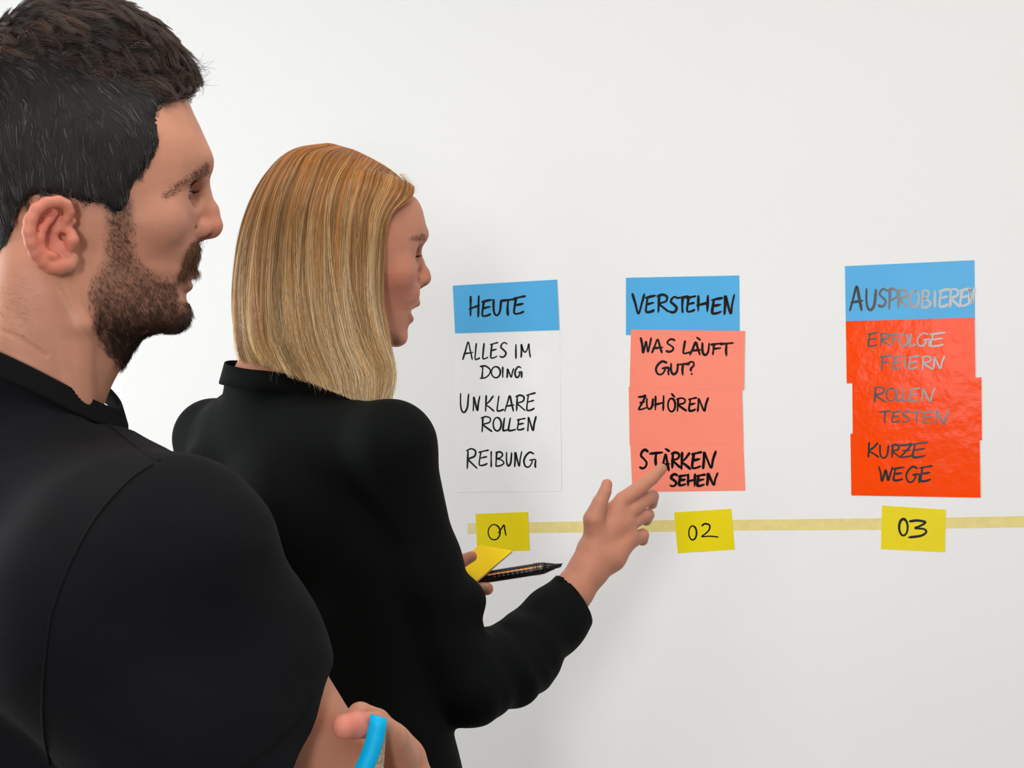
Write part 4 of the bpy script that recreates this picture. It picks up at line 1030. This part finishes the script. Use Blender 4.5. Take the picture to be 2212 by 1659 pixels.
def blouse_sdf(P):
    Q = FTW.loc(P)
    # the torso leans: its axis drifts to the right lower down
    sh = np.clip(-Q[:, 2]-120, 0, None)*0.30
    Qs = Q.copy(); Qs[:, 1] = Q[:, 1]+sh*0.80; Qs[:, 0] = Q[:, 0]-sh*0.45
    d = ell(Qs, (4, 0, -170), (92, 160, 185))
    d = smin(d, ell(Qs, (8, 0, -400), (100, 140, 240)), 60)
    d = smin(d, chain(P, [NBW+np.array([-8., 0, 20]), NBW+np.array([0, 0, -40.])], [56, 62], 20), 10)
    d = smin(d, chain(P, [FTW.wor((-6, -25, -62)), R_S+np.array([0., 0, 2])], [50, 46], 20), 34)
    d = smin(d, chain(P, [FTW.wor((-6, 25, -58)), L_S+np.array([0., 0, 0])], [50, 45], 20), 34)
    d = smin(d, ell(Q, (-64, 60, -150), (40, 60, 75)), 30); d = smin(d, ell(Q, (-64, -60, -150), (40, 60, 75)), 30)
    up = chain(P, [R_S, R_S*0.5+R_E*0.5+np.array([-8., 0, 0]), R_E+np.array([-6., 0, 16])], [46, 40, 42], 25)
    up = smin(up, sph(P, U(1000, 1292, 1640.0), 24), 14)
    fo = chain(P, [R_E+np.array([4., 0, 2]), U(1112, 1428, 1712.0), U(1192, 1345, 1758.0), U(1258, 1272, 1790.0)], [50, 45, 37.5, 35], 20)
    fo = smax(fo, (P-CUFFP.astype(f32))@CUFFN.astype(f32), 2.5)
    inner = chain(P, [U(1192, 1340, 1758.0), U(1290, 1240, 1795.0)], [26, 27], 8)
    fo = smax(fo, -smax(inner, -((P-CUFFP.astype(f32))@CUFFN.astype(f32)+14), 2), 1.5)
    # folds gathered on the forearm
    t = (P-R_E.astype(f32))@nrm(R_W-R_E).astype(f32)
    fo = fo+2.0*np.sin(t/9.5+wnoise(P, 40, 4, 3)*2.0)*np.exp(-((t-70)/75)**2)
    fo = fo+1.0*np.sin(t/5.0+wnoise(P, 30, 4, 8)*3.0)*np.exp(-((t-40)/50)**2)
    up = up+1.8*np.sin((P[:, 2]+0.5*P[:, 0])/13+wnoise(P, 45, 4, 5)*2)*np.exp(-((P[:, 2]+270)/60)**2)
    d = smin(d, up, 16)
    d = smin(d, fo, 12)
    la = chain(P, [L_S, L_E, L_E*0.4+L_W*0.6], [45, 42, 36], 20)
    d = smin(d, la, 16)
    d = d+1.8*wnoise(P*np.array([1, 1, 0.6], f32), 60, 5, 2)+0.6*wnoise(P, 26, 5, 11)
    r = np.hypot(P[:, 0]-CW[0], (P[:, 1]-CW[1])*1.08)
    cut = P[:, 2]-ringw(P[:, 0], P[:, 1])+12
    cut = np.where(r < 72, cut, cut-(r-72)*1.5)
    return smax(d, cut, 3)
VB, FB = surface(blouse_sdf, (-560, 1440, -640), (160, 2060, 110), 2.8)
log('blouse %d' % len(VB))
mesh_obj('blouse', VB, FB, blouse_m, woman)
BW = bvh(VB, FB)
def zf_w(a, c, rx, ry): return float(ringw(c[0]+math.cos(a)*rx, c[1]+math.sin(a)*ry))
def collar2():
    n = 160; V, F = [], []; rows = [(0, 0, 0), (0, 1, 0), (.5, 1, .3), (1, 1, 1), (1, 0, 1)]
    for i in range(n):
        a = 2*math.pi*i/n; wob = 1.2*math.sin(3*a+1)+0.7*math.sin(7*a)
        for v, o, w in rows:
            rr = 6*v+2.2*o+wob
            V.append([CW[0]+math.cos(a)*(59+rr), CW[1]+math.sin(a)*(58+rr), zf_w(a, CW, 59, 58)+1+wob*0.5-22*v])
    m = len(rows)
    for i in range(n):
        for k in range(m): j = (i+1) % n; F.append((i*m+k, i*m+(k+1) % m, j*m+(k+1) % m, j*m+k))
    mesh_obj('collar', np.array(V), F, blouse_m, woman)
collar2()

# ---- woman: hair.  Locks fall from the parting; each guide is (px, py, lateral mm)
HG = [
 [(884, 405, 0), (880, 420, -22), (866, 444, -44), (842, 462, -62), (830, 500, -74), (823, 580, -80), (823, 650, -82), (838, 735, -82), (850, 800, -80), (846, 860, -76)],
 [(868, 388, 0), (862, 402, -26), (848, 428, -50), (832, 458, -68), (820, 505, -80), (812, 580, -87), (812, 655, -89), (828, 740, -89), (842, 805, -86), (828, 866, -80)],
 [(838, 364, 0), (828, 380, -30), (812, 412, -58), (798, 455, -75), (790, 510, -86), (784, 585, -94), (784, 660, -97), (800, 745, -97), (816, 808, -94), (802, 872, -86)],
 [(800, 342, 0), (786, 360, -34), (770, 398, -64), (757, 448, -80), (748, 508, -90), (743, 588, -98), (744, 662, -101), (756, 745, -101), (772, 808, -98), (768, 866, -90)],
 [(766, 326, 0), (750, 346, -38), (726, 386, -68), (711, 440, -84), (701, 505, -93), (696, 588, -100), (697, 662, -103), (708, 740, -102), (724, 800, -98), (730, 850, -90)],
 [(745, 320, 0), (704, 334, -38), (684, 376, -68), (664, 435, -84), (652, 505, -92), (646, 588, -98), (646, 662, -100), (656, 738, -97), (674, 790, -90), (690, 834, -82)],
 [(728, 315, 0), (668, 330, -34), (642, 368, -58), (618, 430, -73), (603, 505, -80), (596, 588, -84), (596, 662, -85), (604, 735, -80), (622, 782, -73), (642, 815, -66)],
 [(716, 312, 0), (644, 326, -20), (606, 368, -36), (578, 430, -46), (560, 505, -51), (552, 588, -53), (550, 662, -53), (556, 732, -49), (570, 770, -44), (590, 797, -38)],
 [(706, 310, 0), (632, 326, 0), (590, 366, 0), (556, 430, 0), (533, 505, 0), (520, 588, 0), (517, 662, 0), (520, 732, 0), (527, 772, 0), (540, 800, 0)],
]
G = np.array([[w_at(*p) for p in g] for g in HG])          # guides x points x 3 (local)
Gm = G.copy(); Gm[:, :, 1] *= -1
GA = np.vstack([G, Gm[-2::-1]])                            # right side, back, left side
NGa, NPt = GA.shape[:2]
TT = 28
def cr(a, t):                                              # catmull rom along the first axis
    a = np.asarray(a); m = len(a); q = np.concatenate([2*a[:1]-a[1:2], a, 2*a[-1:]-a[-2:-1]])
    i = np.clip(t.astype(int), 0, m-2); f = (t-i).reshape(-1, *([1]*(a.ndim-1)))
    A, B, C, D = q[i], q[i+1], q[i+2], q[i+3]
    return 0.5*((2*B)+(-A+C)*f+(2*A-5*B+4*C-D)*f**2+(-A+3*B-3*C+D)*f**3)
def lock(gpos, k=TT, length=1.0):
    g = cr(GA, np.asarray(gpos, float))                    # n x NPt x 3
    t = np.linspace(0, (NPt-1), k)
    out = cr(np.swapaxes(g, 0, 1), t)
    return np.swapaxes(out, 0, 1)
GA = lock(np.arange(NGa), 25); GA = np.swapaxes(cr(GA, np.linspace(0, NGa-1, 33)).transpose(1, 0, 2), 0, 1); NGa, NPt = GA.shape[:2]
for it in range(4):                                        # keep every lock outside the skull
    p = FW.wor(GA.reshape(-1, 3)).astype(f32); s0 = woman_head(p)
    g = np.stack([woman_head(p+np.eye(3, dtype=f32)[k])-s0 for k in range(3)], 1); g /= np.linalg.norm(g, axis=1)[:, None]+1e-6
    s0 = np.where(p[:, 2] > 0, s0, 20)
    GA = FW.loc(p+g*np.clip(7.5-s0, 0, 8)[:, None]*0.7).reshape(GA.shape).astype(float)
gp = np.linspace(0, NGa-1, 121); S = lock(gp, 60)
ax0 = np.array([15.0, 0.0])
def outward(S):                                            # outward normals of the hair sheet
    du = np.gradient(S, axis=0); dv = np.gradient(S, axis=1); n = np.cross(dv, du)
    n /= np.linalg.norm(n, axis=2)[..., None]+1e-9
    ref = S-np.array([10.0, 0, 20.0]); s = np.sign((n*ref).sum(2)); n *= np.where(s == 0, 1, s)[..., None]
    return n
ON = outward(S)
clumpk = 0.9*np.sin(gp*7.0)+0.8*np.sin(gp*17.0+1)
tt = np.linspace(0, 1, 60)
groove = (0.6*np.sin(gp[:, None]*21+2*np.sin(tt[None]*4+gp[:, None]))+0.5*np.sin(gp[:, None]*47+tt[None]*5))*np.clip(tt*3, 0, 1)[None]
So = S+ON*(groove-2.4)[..., None]; Si = S-ON*9.0
def sheet(name, A, B, mat, parent, Fr):
    n, m = A.shape[:2]; V = np.vstack([A.reshape(-1, 3), B.reshape(-1, 3)]); F = []
    for i in range(n-1):
        for j in range(m-1):
            a = i*m+j; q = (a, a+1, a+m+1, a+m); F.append(q); F.append(tuple(n*m+x for x in q[::-1]))
    ring = [(0, j) for j in range(m)]+[(i, m-1) for i in range(1, n)]+[(n-1, j) for j in range(m-2, -1, -1)]+[(i, 0) for i in range(n-2, 0, -1)]
    for k in range(len(ring)):
        a = ring[k]; b = ring[(k+1) % len(ring)]; a = a[0]*m+a[1]; b = b[0]*m+b[1]; F.append((a, b, n*m+b, n*m+a))
    return mesh_obj(name, Fr.wor(V), F, mat, parent)
hbase = new_mat('blonde_hair_base', (0.34, 0.18, 0.065), 0.6, 0.3, noise=(30, 0.2))
cut_ = int(60*0.93)
sheet('hair', So[:, :cut_], Si[:, :cut_], hbase, woman, FW)
blond = bpy.data.materials.new('blonde_hair'); blond.use_nodes = True
nt_ = blond.node_tree; b_ = nt_.nodes['Principled BSDF']
a_ = nt_.nodes.new('ShaderNodeAttribute'); a_.attribute_name = 'col'
hi = nt_.nodes.new('ShaderNodeHairInfo')
# roots darker and more orange than the tips
rmp = nt_.nodes.new('ShaderNodeValToRGB'); e = rmp.color_ramp.elements
e[0].position = 0.0; e[0].color = (0.90, 0.66, 0.40, 1); e[1].position = 1.0; e[1].color = (1.75, 2.2, 3.1, 1)
e2 = rmp.color_ramp.elements.new(0.45); e2.color = (0.80, 0.74, 0.70, 1)
nt_.links.new(hi.outputs['Intercept'], rmp.inputs[0])
mu = nt_.nodes.new('ShaderNodeVectorMath'); mu.operation = 'MULTIPLY'
nt_.links.new(a_.outputs['Color'], mu.inputs[0]); nt_.links.new(rmp.outputs[0], mu.inputs[1])
nt_.links.new(mu.outputs[0], b_.inputs['Base Color'])
b_.inputs['Roughness'].default_value = 0.38; b_.inputs['Specular IOR Level'].default_value = 0.45
def long_hair(n, lo, hi_, depth, rad, colr, var, seed, wav=1.0, tip=(0.84, 1.04), k=22, name='long_hair'):
    nc = 260
    gc = RNG.uniform(lo, hi_, nc)                           # clump centres
    ci = RNG.integers(0, nc, n); g0 = RNG.uniform(lo, hi_, n)
    near_ = gc[ci]; near_ = g0+np.clip(gc[np.argmin(np.abs(gc[None]-g0[:, None]), 1)]-g0, -0.25, 0.25)
    P = []
    t = np.linspace(0, 1, k)
    tipl = RNG.uniform(*tip, n)
    # locks slide a little sideways as they fall
    gpos = g0[:, None]+(near_-g0)[:, None]*(t[None]**1.2)*0.6+RNG.normal(0, 0.32, (n, 1))*t[None]**1.3
    cs = np.array([0.25*np.sin(c*4.1+t*4.5)+0.12*np.sin(c*11+t*9) for c in gc]); cid = np.argmin(np.abs(gc[None]-g0[:, None]), 1)
    gd = np.where(g0 < (NGa-1)/2, -1, 1)*np.sin(np.pi*np.clip(np.minimum(g0, NGa-1-g0)/((NGa-1)*0.42), 0, 1))*RNG.uniform(0.3, 2.6, n)
    gpos = gpos+gd[:, None]*np.clip(t[None]-0.3, 0, 1)**1.6*1.8
    gpos = np.clip(gpos+cs[cid]*t[None]*wav, lo, hi_)
    # sample the guide sheet at (gpos, t*tip)
    flat = cr(GA, gpos.ravel())                             # (n*k) x NPt x 3
    tv = (t[None]*tipl[:, None]*(NPt-1)).ravel(); tv = np.clip(tv, 0, NPt-1-1e-4)
    i = np.clip(tv.astype(int), 0, NPt-2); f = (tv-i)[:, None]; ar = np.arange(len(flat))
    g = lambda q: flat[ar, np.clip(q, 0, NPt-1)]
    A, B, C, D = g(i-1), g(i), g(i+1), g(i+2)
    A = np.where((i == 0)[:, None], 2*B-C, A); D = np.where((i == NPt-2)[:, None], 2*C-B, D)
    pts = 0.5*((2*B)+(-A+C)*f+(2*A-5*B+4*C-D)*f**2+(-A+3*B-3*C+D)*f**3)
    pts = pts.reshape(n, k, 3)
    # radial offset
    gi = np.clip((gpos/(NGa-1)*120).astype(int), 0, 120); ti = np.clip((t[None]*tipl[:, None]*59).astype(int), 0, 59)
    nn = ON[gi, ti]
    cl = RNG.normal(0, 1, nc)[cid]
    off = depth*RNG.uniform(-1, 0.35, n)[:, None]+(cl[:, None]*1.6+RNG.normal(0, 0.5, (n, 1)))*np.clip(t*2, 0, 1)[None]
    off += 0.8*np.sin(t[None]*6+cl[:, None]*3)*t[None]+cl[:, None]*2.2*np.clip(t[None]-0.75, 0, 1)*4*np.sin(cl[:, None]*9)
    pts += nn*off[..., None]
    c = np.asarray(colr)[None]*np.clip(1+0.25*np.sin(cl*5)[:, None]+RNG.normal(0, var*1.6, (n, 1)), 0.35, 1.9)
    return FW.wor(pts.reshape(-1, 3)).reshape(n, k, 3), c
pa, cc = long_hair(15000, 0, NGa-1, 3.5, 0.1, (0.44, 0.225, 0.070), 0.14, 1)
strands('long_hair', pa, RNG.uniform(0.13, 0.24, len(pa)), blond, woman, cc, taper=0.5)
pa, cc = long_hair(2600, 0, 17, 1.0, 0.1, (0.70, 0.47, 0.22), 0.12, 1, 1.8, (0.93, 1.03))
strands('highlight_hair', pa+0, RNG.uniform(0.12, 0.22, len(pa)), blond, woman, cc, taper=0.5)
# loose hairs
pa, cc = long_hair(320, 0, NGa-1, 1.0, 0.1, (0.62, 0.42, 0.20), 0.12, 1, 3.0, (0.97, 1.03))
t = np.linspace(0, 1, pa.shape[1]); dv = RNG.normal(size=(len(pa), 3))*np.array([1, .6, .3])
pa = pa+dv[:, None]*(np.clip(t-0.45, 0, 1)**2*48)[None, :, None]*RNG.uniform(0.2, 1.0, (len(pa), 1, 1))
strands('loose_hair', pa, np.full(len(pa), 0.075), blond, woman, cc)
# baby hairs at the hairline
st = []
for k in range(260):
    a = RNG.random(); p = w_at(862+28*a, 376+34*a, RNG.uniform(-14, 10)); L_ = RNG.uniform(4, 11); ang = RNG.uniform(-.5, 0.9); pts = [p]
    for j in range(7):
        ang -= 0.1; pts.append(pts[-1]+np.array([math.cos(ang), RNG.normal()*0.2, math.sin(ang)])*L_/7)
    st.append([FW.wor(q) for q in pts])
strands('hairline_wisps', np.array(st), np.full(len(st), 0.05), blond, woman, cols(len(st), (0.55, 0.33, 0.14), 0.3))
brow(FW, VW, FWq, NW, QW, wx_, wy_, [(886, 517), (902, 509), (918, 507), (918, 519), (902, 521)], 650, 5.5, woman, (0.055, 0.032, 0.02), 0.1)
# lashes
st = []
ex, ey, ez = T_W['eye']
for s in (-1, 1):
    for k in range(60):
        a = -0.9+1.8*k/59; c = np.array([ex+12.2*math.cos(a), s*(ey+12.5*math.sin(a)), ez-1.0]); d = np.array([math.cos(a), s*math.sin(a), -0.15]); pts = []
        for j in range(5): u = j/4; pts.append(FW.wor(c+d*7.5*u+np.array([0, 0, -2.2*u+3.5*u*u])))
        st.append(pts)
strands('eyelashes', np.array(st), np.full(len(st), 0.09), beard_m, woman, cols(len(st), (0.03, 0.02, 0.015), 0.2))
st = []
ex, ey, ez = T_M['eye']
for s in (-1, 1):
    for k in range(60):
        a = -0.9+1.8*k/59; c = np.array([ex+12.6*math.cos(a), s*(ey+13*math.sin(a)), ez+2.5]); d = np.array([math.cos(a), s*math.sin(a), 0.0]); pts = []
        for j in range(5): u = j/4; pts.append(FM.wor(c+d*7*u+np.array([0, 0, -1.2*u+3*u*u])))
        st.append(pts)
strands('eyelashes', np.array(st), np.full(len(st), 0.08), beard_m, man, cols(len(st), (0.02, 0.014, 0.01), 0.2))
log('woman done')

# ------------------------------------------------------------------ legs and shoes, below the frame
trouser_m = new_mat('dark_trousers', (0.010, 0.011, 0.014), 0.85, 0.3); shoe_m = new_mat('shoe_leather', (0.02, 0.018, 0.016), 0.45)
def legs(Fr, hip, w, zt, parent, lab):
    fl = -CAMZ*1000
    def f(P):
        d = ell(P, Fr.wor((hip, 0, zt)), (w+18, w+18, 130))
        for s in (-1, 1):
            d = smin(d, chain(P, [Fr.wor((hip, s*w*0.55, zt-60)), Fr.wor((hip+12, s*w*0.6, (zt+fl-Fr.o[2])*0.5-40)), Fr.wor((hip, s*w*0.62, fl-Fr.o[2]+60))], [82, 58, 46], 30), 25)
        return smax(d, -(P[:, 2]-(fl+30)), 4)
    c = Fr.wor((hip, 0, 0)); V, F = surface(f, (c[0]-260, c[1]-260, fl+10), (c[0]+260, c[1]+260, Fr.o[2]+zt+160), 8)
    mesh_obj('trousers', V, F, trouser_m, parent)
    for s in (-1, 1):
        a = Fr.wor((hip-40, s*w*0.62, fl-Fr.o[2]+38)); b = Fr.wor((hip+150, s*w*0.72, fl-Fr.o[2]+28))
        g = lambda P: smax(smin(cap(P, a, b, 42, 30), cap(P, a, a+np.array([0, 0, 60.]), 40, 46), 20), -(P[:, 2]-(fl+1)), 3)
        V, F = surface(g, (min(a[0], b[0])-80, min(a[1], b[1])-80, fl-6), (max(a[0], b[0])+80, max(a[1], b[1])+80, fl+150), 6)
        mesh_obj('shoe', V, F, shoe_m, parent)
legs(Frame(NB, 38.0), 0, 120, -640, man, 'm')
legs(Frame(FTW.wor((45, -90, 0)), 47.0), 0, 105, -620, woman, 'w')
log('legs')

# ------------------------------------------------------------------ things held
def slab4(name, top, thick, mat, parent, nx=8, ny=8, bow=0.0):
    """top: four corners (mm), thick: offset vector to the other side"""
    c = [np.asarray(q) for q in top]; th = np.asarray(thick, float); V, F = [], []
    for side in (0, 1):
        for j in range(ny+1):
            for i in range(nx+1):
                u, v = i/nx, j/ny
                V.append(c[0]*(1-u)*(1-v)+c[1]*u*(1-v)+c[2]*u*v+c[3]*(1-u)*v+th*side+nrm(th)*bow*(u-.5)**2)
    n1 = (nx+1)*(ny+1)
    for j in range(ny):
        for i in range(nx):
            a = j*(nx+1)+i; q = (a, a+nx+1, a+nx+2, a+1); F.append(q); F.append(tuple(n1+k for k in q[::-1]))
    ring = [i for i in range(nx+1)]+[j*(nx+1)+nx for j in range(1, ny+1)]+[ny*(nx+1)+i for i in range(nx-1, -1, -1)]+[j*(nx+1) for j in range(ny-1, 0, -1)]
    for k in range(len(ring)):
        a, b = ring[k], ring[(k+1) % len(ring)]; F.append((a, b, n1+b, n1+a))
    return mesh_obj(name, np.array(V), F, mat, parent, smooth=False)
pad_y = new_mat('pad_yellow', (1.0, 0.70, 0.0), 0.5, 0.3); pad_e = new_mat('pad_page_edges', (0.80, 0.62, 0.36), 0.8, noise=(900, 0.3))
c4 = [U(962, 1232, 1948), U(1037, 1177, 1990), U(1107, 1189, 1978), U(1028, 1256, 1934)]
th = nrm(np.cross(c4[3]-c4[0], c4[1]-c4[0])); th = th*(-1 if th[2] > 0 else 1)
pad = empty('sticky_note_pad', to_m(sum(c4)/4)); tag(pad, 'yellow sticky note pad held beside the black marker', 'note pad')
slab4('top_note', c4, th*0.8, pad_y, pad)
slab4('page_block', [c+th*0.8 for c in c4], th*3.2, pad_e, pad)
# marker pen
mk = empty('marker_pen', to_m(U(1110, 1237, 1956))); tag(mk, 'black marker pen with a row of painted copper glints on its barrel', 'marker')
A_ = U(990, 1256, 1966); B_ = U(1178, 1226.5, 1952); axm = nrm(B_-A_); Lm = np.linalg.norm(B_-A_)
mblack = new_mat('marker_plastic', (0.006, 0.006, 0.007), 0.28, 0.5); cop = new_mat('painted_copper_glint', (0.85, 0.36, 0.14), 0.3, 0.6)
sv = nrm(np.cross(axm, [0, 0, 1])); uv = np.cross(sv, axm)
def lathe(name, prof, mat, seg=28, poly=None):
    V, F = [], []
    for (x, r) in prof:
        for k in range(seg):
            a = 2*math.pi*k/seg; rr = r
            if poly: rr = r*(1-0.10*(1-abs(math.cos(a*poly/2))))
            V.append(A_+axm*x+(sv*math.cos(a)+uv*math.sin(a))*rr)
    for i in range(len(prof)-1):
        for k in range(seg): F.append((i*seg+k, i*seg+(k+1) % seg, (i+1)*seg+(k+1) % seg, (i+1)*seg+k))
    F.append(tuple(range(seg))[::-1]); F.append(tuple((len(prof)-1)*seg+k for k in range(seg)))
    return mesh_obj(name, np.array(V), F, mat, mk)
R0 = 8.2
lathe('barrel', [(0, R0*.8), (2, R0), (Lm*0.97, R0), (Lm, R0*.93)], mblack, 30, 6)
lathe('nib_cone', [(Lm, R0*.86), (Lm+4, R0*.74), (Lm+12, R0*.5), (Lm+12.5, 3.4), (Lm+18, 3.0)], mblack)
nb = np.array([A_+axm*(Lm+17)+sv*a*1.8+uv*b*2.4 for a, b in ((-1, -1), (1, -1), (1, 1), (-1, 1))]+[A_+axm*(Lm+22+(b*1.6))+sv*a*1.5+uv*b*2.2 for a, b in ((-1, -1), (1, -1), (1, 1), (-1, 1))])
mesh_obj('nib', nb, [(3, 2, 1, 0), (4, 5, 6, 7), (0, 1, 5, 4), (1, 2, 6, 5), (2, 3, 7, 6), (3, 0, 4, 7)], new_mat('felt_nib', (0.01, 0.01, 0.012), 0.9), mk, smooth=False)
fr = nrm(-(A_+B_)/2)                                            # towards the viewer side of the barrel
def strip(x0, x1, ang0, ang1, rr, name, mat):
    base = nrm(fr-axm*(fr@axm)); upb = np.cross(axm, base); upb = upb if upb[2] > 0 else -upb
    V, F = [], []
    for i in range(4):
        for j in range(4):
            x = x0+(x1-x0)*i/3; a = ang0+(ang1-ang0)*j/3; pinch = math.sin(math.pi*j/3)*1.2*(1 if i in (0, 3) else 0)*(-1 if i == 0 else 1)
            V.append(A_+axm*(x+pinch)+(base*math.cos(a)+upb*math.sin(a))*rr)
    for i in range(3):
        for j in range(3): a = i*4+j; F.append((a, a+1, a+5, a+4))
    return mesh_obj(name, np.array(V), F, mat, mk)
for k in range(12):
    x = 42+k*6.1
    if x < Lm-2: strip(x, x+4.2, 0.16, 0.46, R0+0.15, 'painted_glint', cop)  # coppery reflections along the barrel, painted on as dashes
dull = new_mat('grey_print', (0.10, 0.12, 0.12), 0.5)
for k in range(9):
    x = 50+k*6.1
    if x < Lm-4: strip(x, x+0.9, -0.28, 0.0, R0+0.15, 'grey_mark', dull)
for k in range(3):
    prof = (Lm*0.97-5-k*3)
    lathe('grip_ring', [(prof, R0), (prof+.5, R0+.35), (prof+1.2, R0+.35), (prof+1.7, R0)], mblack)
# blue pad in the bearded person's hand
pad_b = new_mat('pad_blue', (0.0, 0.50, 0.92), 0.5, 0.3); pad_e2 = new_mat('pad_page_edges_tan', (0.52, 0.40, 0.28), 0.8, noise=(600, 0.45))
rows = [(800, 1543, 835, 1553, 836, 1555), (797, 1565, 833, 1575, 834, 1576), (791, 1590, 828, 1600, 833, 1603), (784, 1615, 820, 1626, 831, 1630), (774, 1640, 811, 1650, 829, 1656), (762, 1668, 800, 1676, 827, 1684), (750, 1695, 788, 1702, 824, 1712)]
bp = empty('sticky_note_pad', to_m(U(800, 1610, 1190))); tag(bp, 'bright blue sticky note pad gripped upright in the crossed-arm hand', 'note pad')
DB = 1156.0
V, F = [], []
for r_ in rows: V += [U(r_[0], r_[1], DB), U(r_[2], r_[3], DB), U(r_[2], r_[3], DB)+np.array([0.3, 1.2, 0]), U(r_[0], r_[1], DB)+np.array([0.3, 1.2, 0])]
for i in range(len(rows)-1):
    for k in range(4): a = 4*i+k; b = 4*i+(k+1) % 4; F.append((a, b, b+4, a+4))
F += [(3, 2, 1, 0), tuple(4*(len(rows)-1)+k for k in range(4))]
mesh_obj('cover_note', np.array(V), F, pad_b, bp)
V, F = [], []
for r_ in rows:
    a = U(r_[0], r_[1], DB)+np.array([0.6, 1.3, 0]); b = U(r_[2], r_[3], DB)+np.array([0, 1.3, 0]); c = U(r_[4], r_[5], DB+9); d = U(r_[0]+(r_[4]-r_[2]), r_[1], DB+9)
    V += [a, b, c, d]
for i in range(len(rows)-1):
    for k in range(4): a = 4*i+k; b = 4*i+(k+1) % 4; F.append((a, b, b+4, a+4))
F += [(3, 2, 1, 0), tuple(4*(len(rows)-1)+k for k in range(4))]
mesh_obj('page_block', np.array(V), F, pad_e2, bp, smooth=False)
log('done')
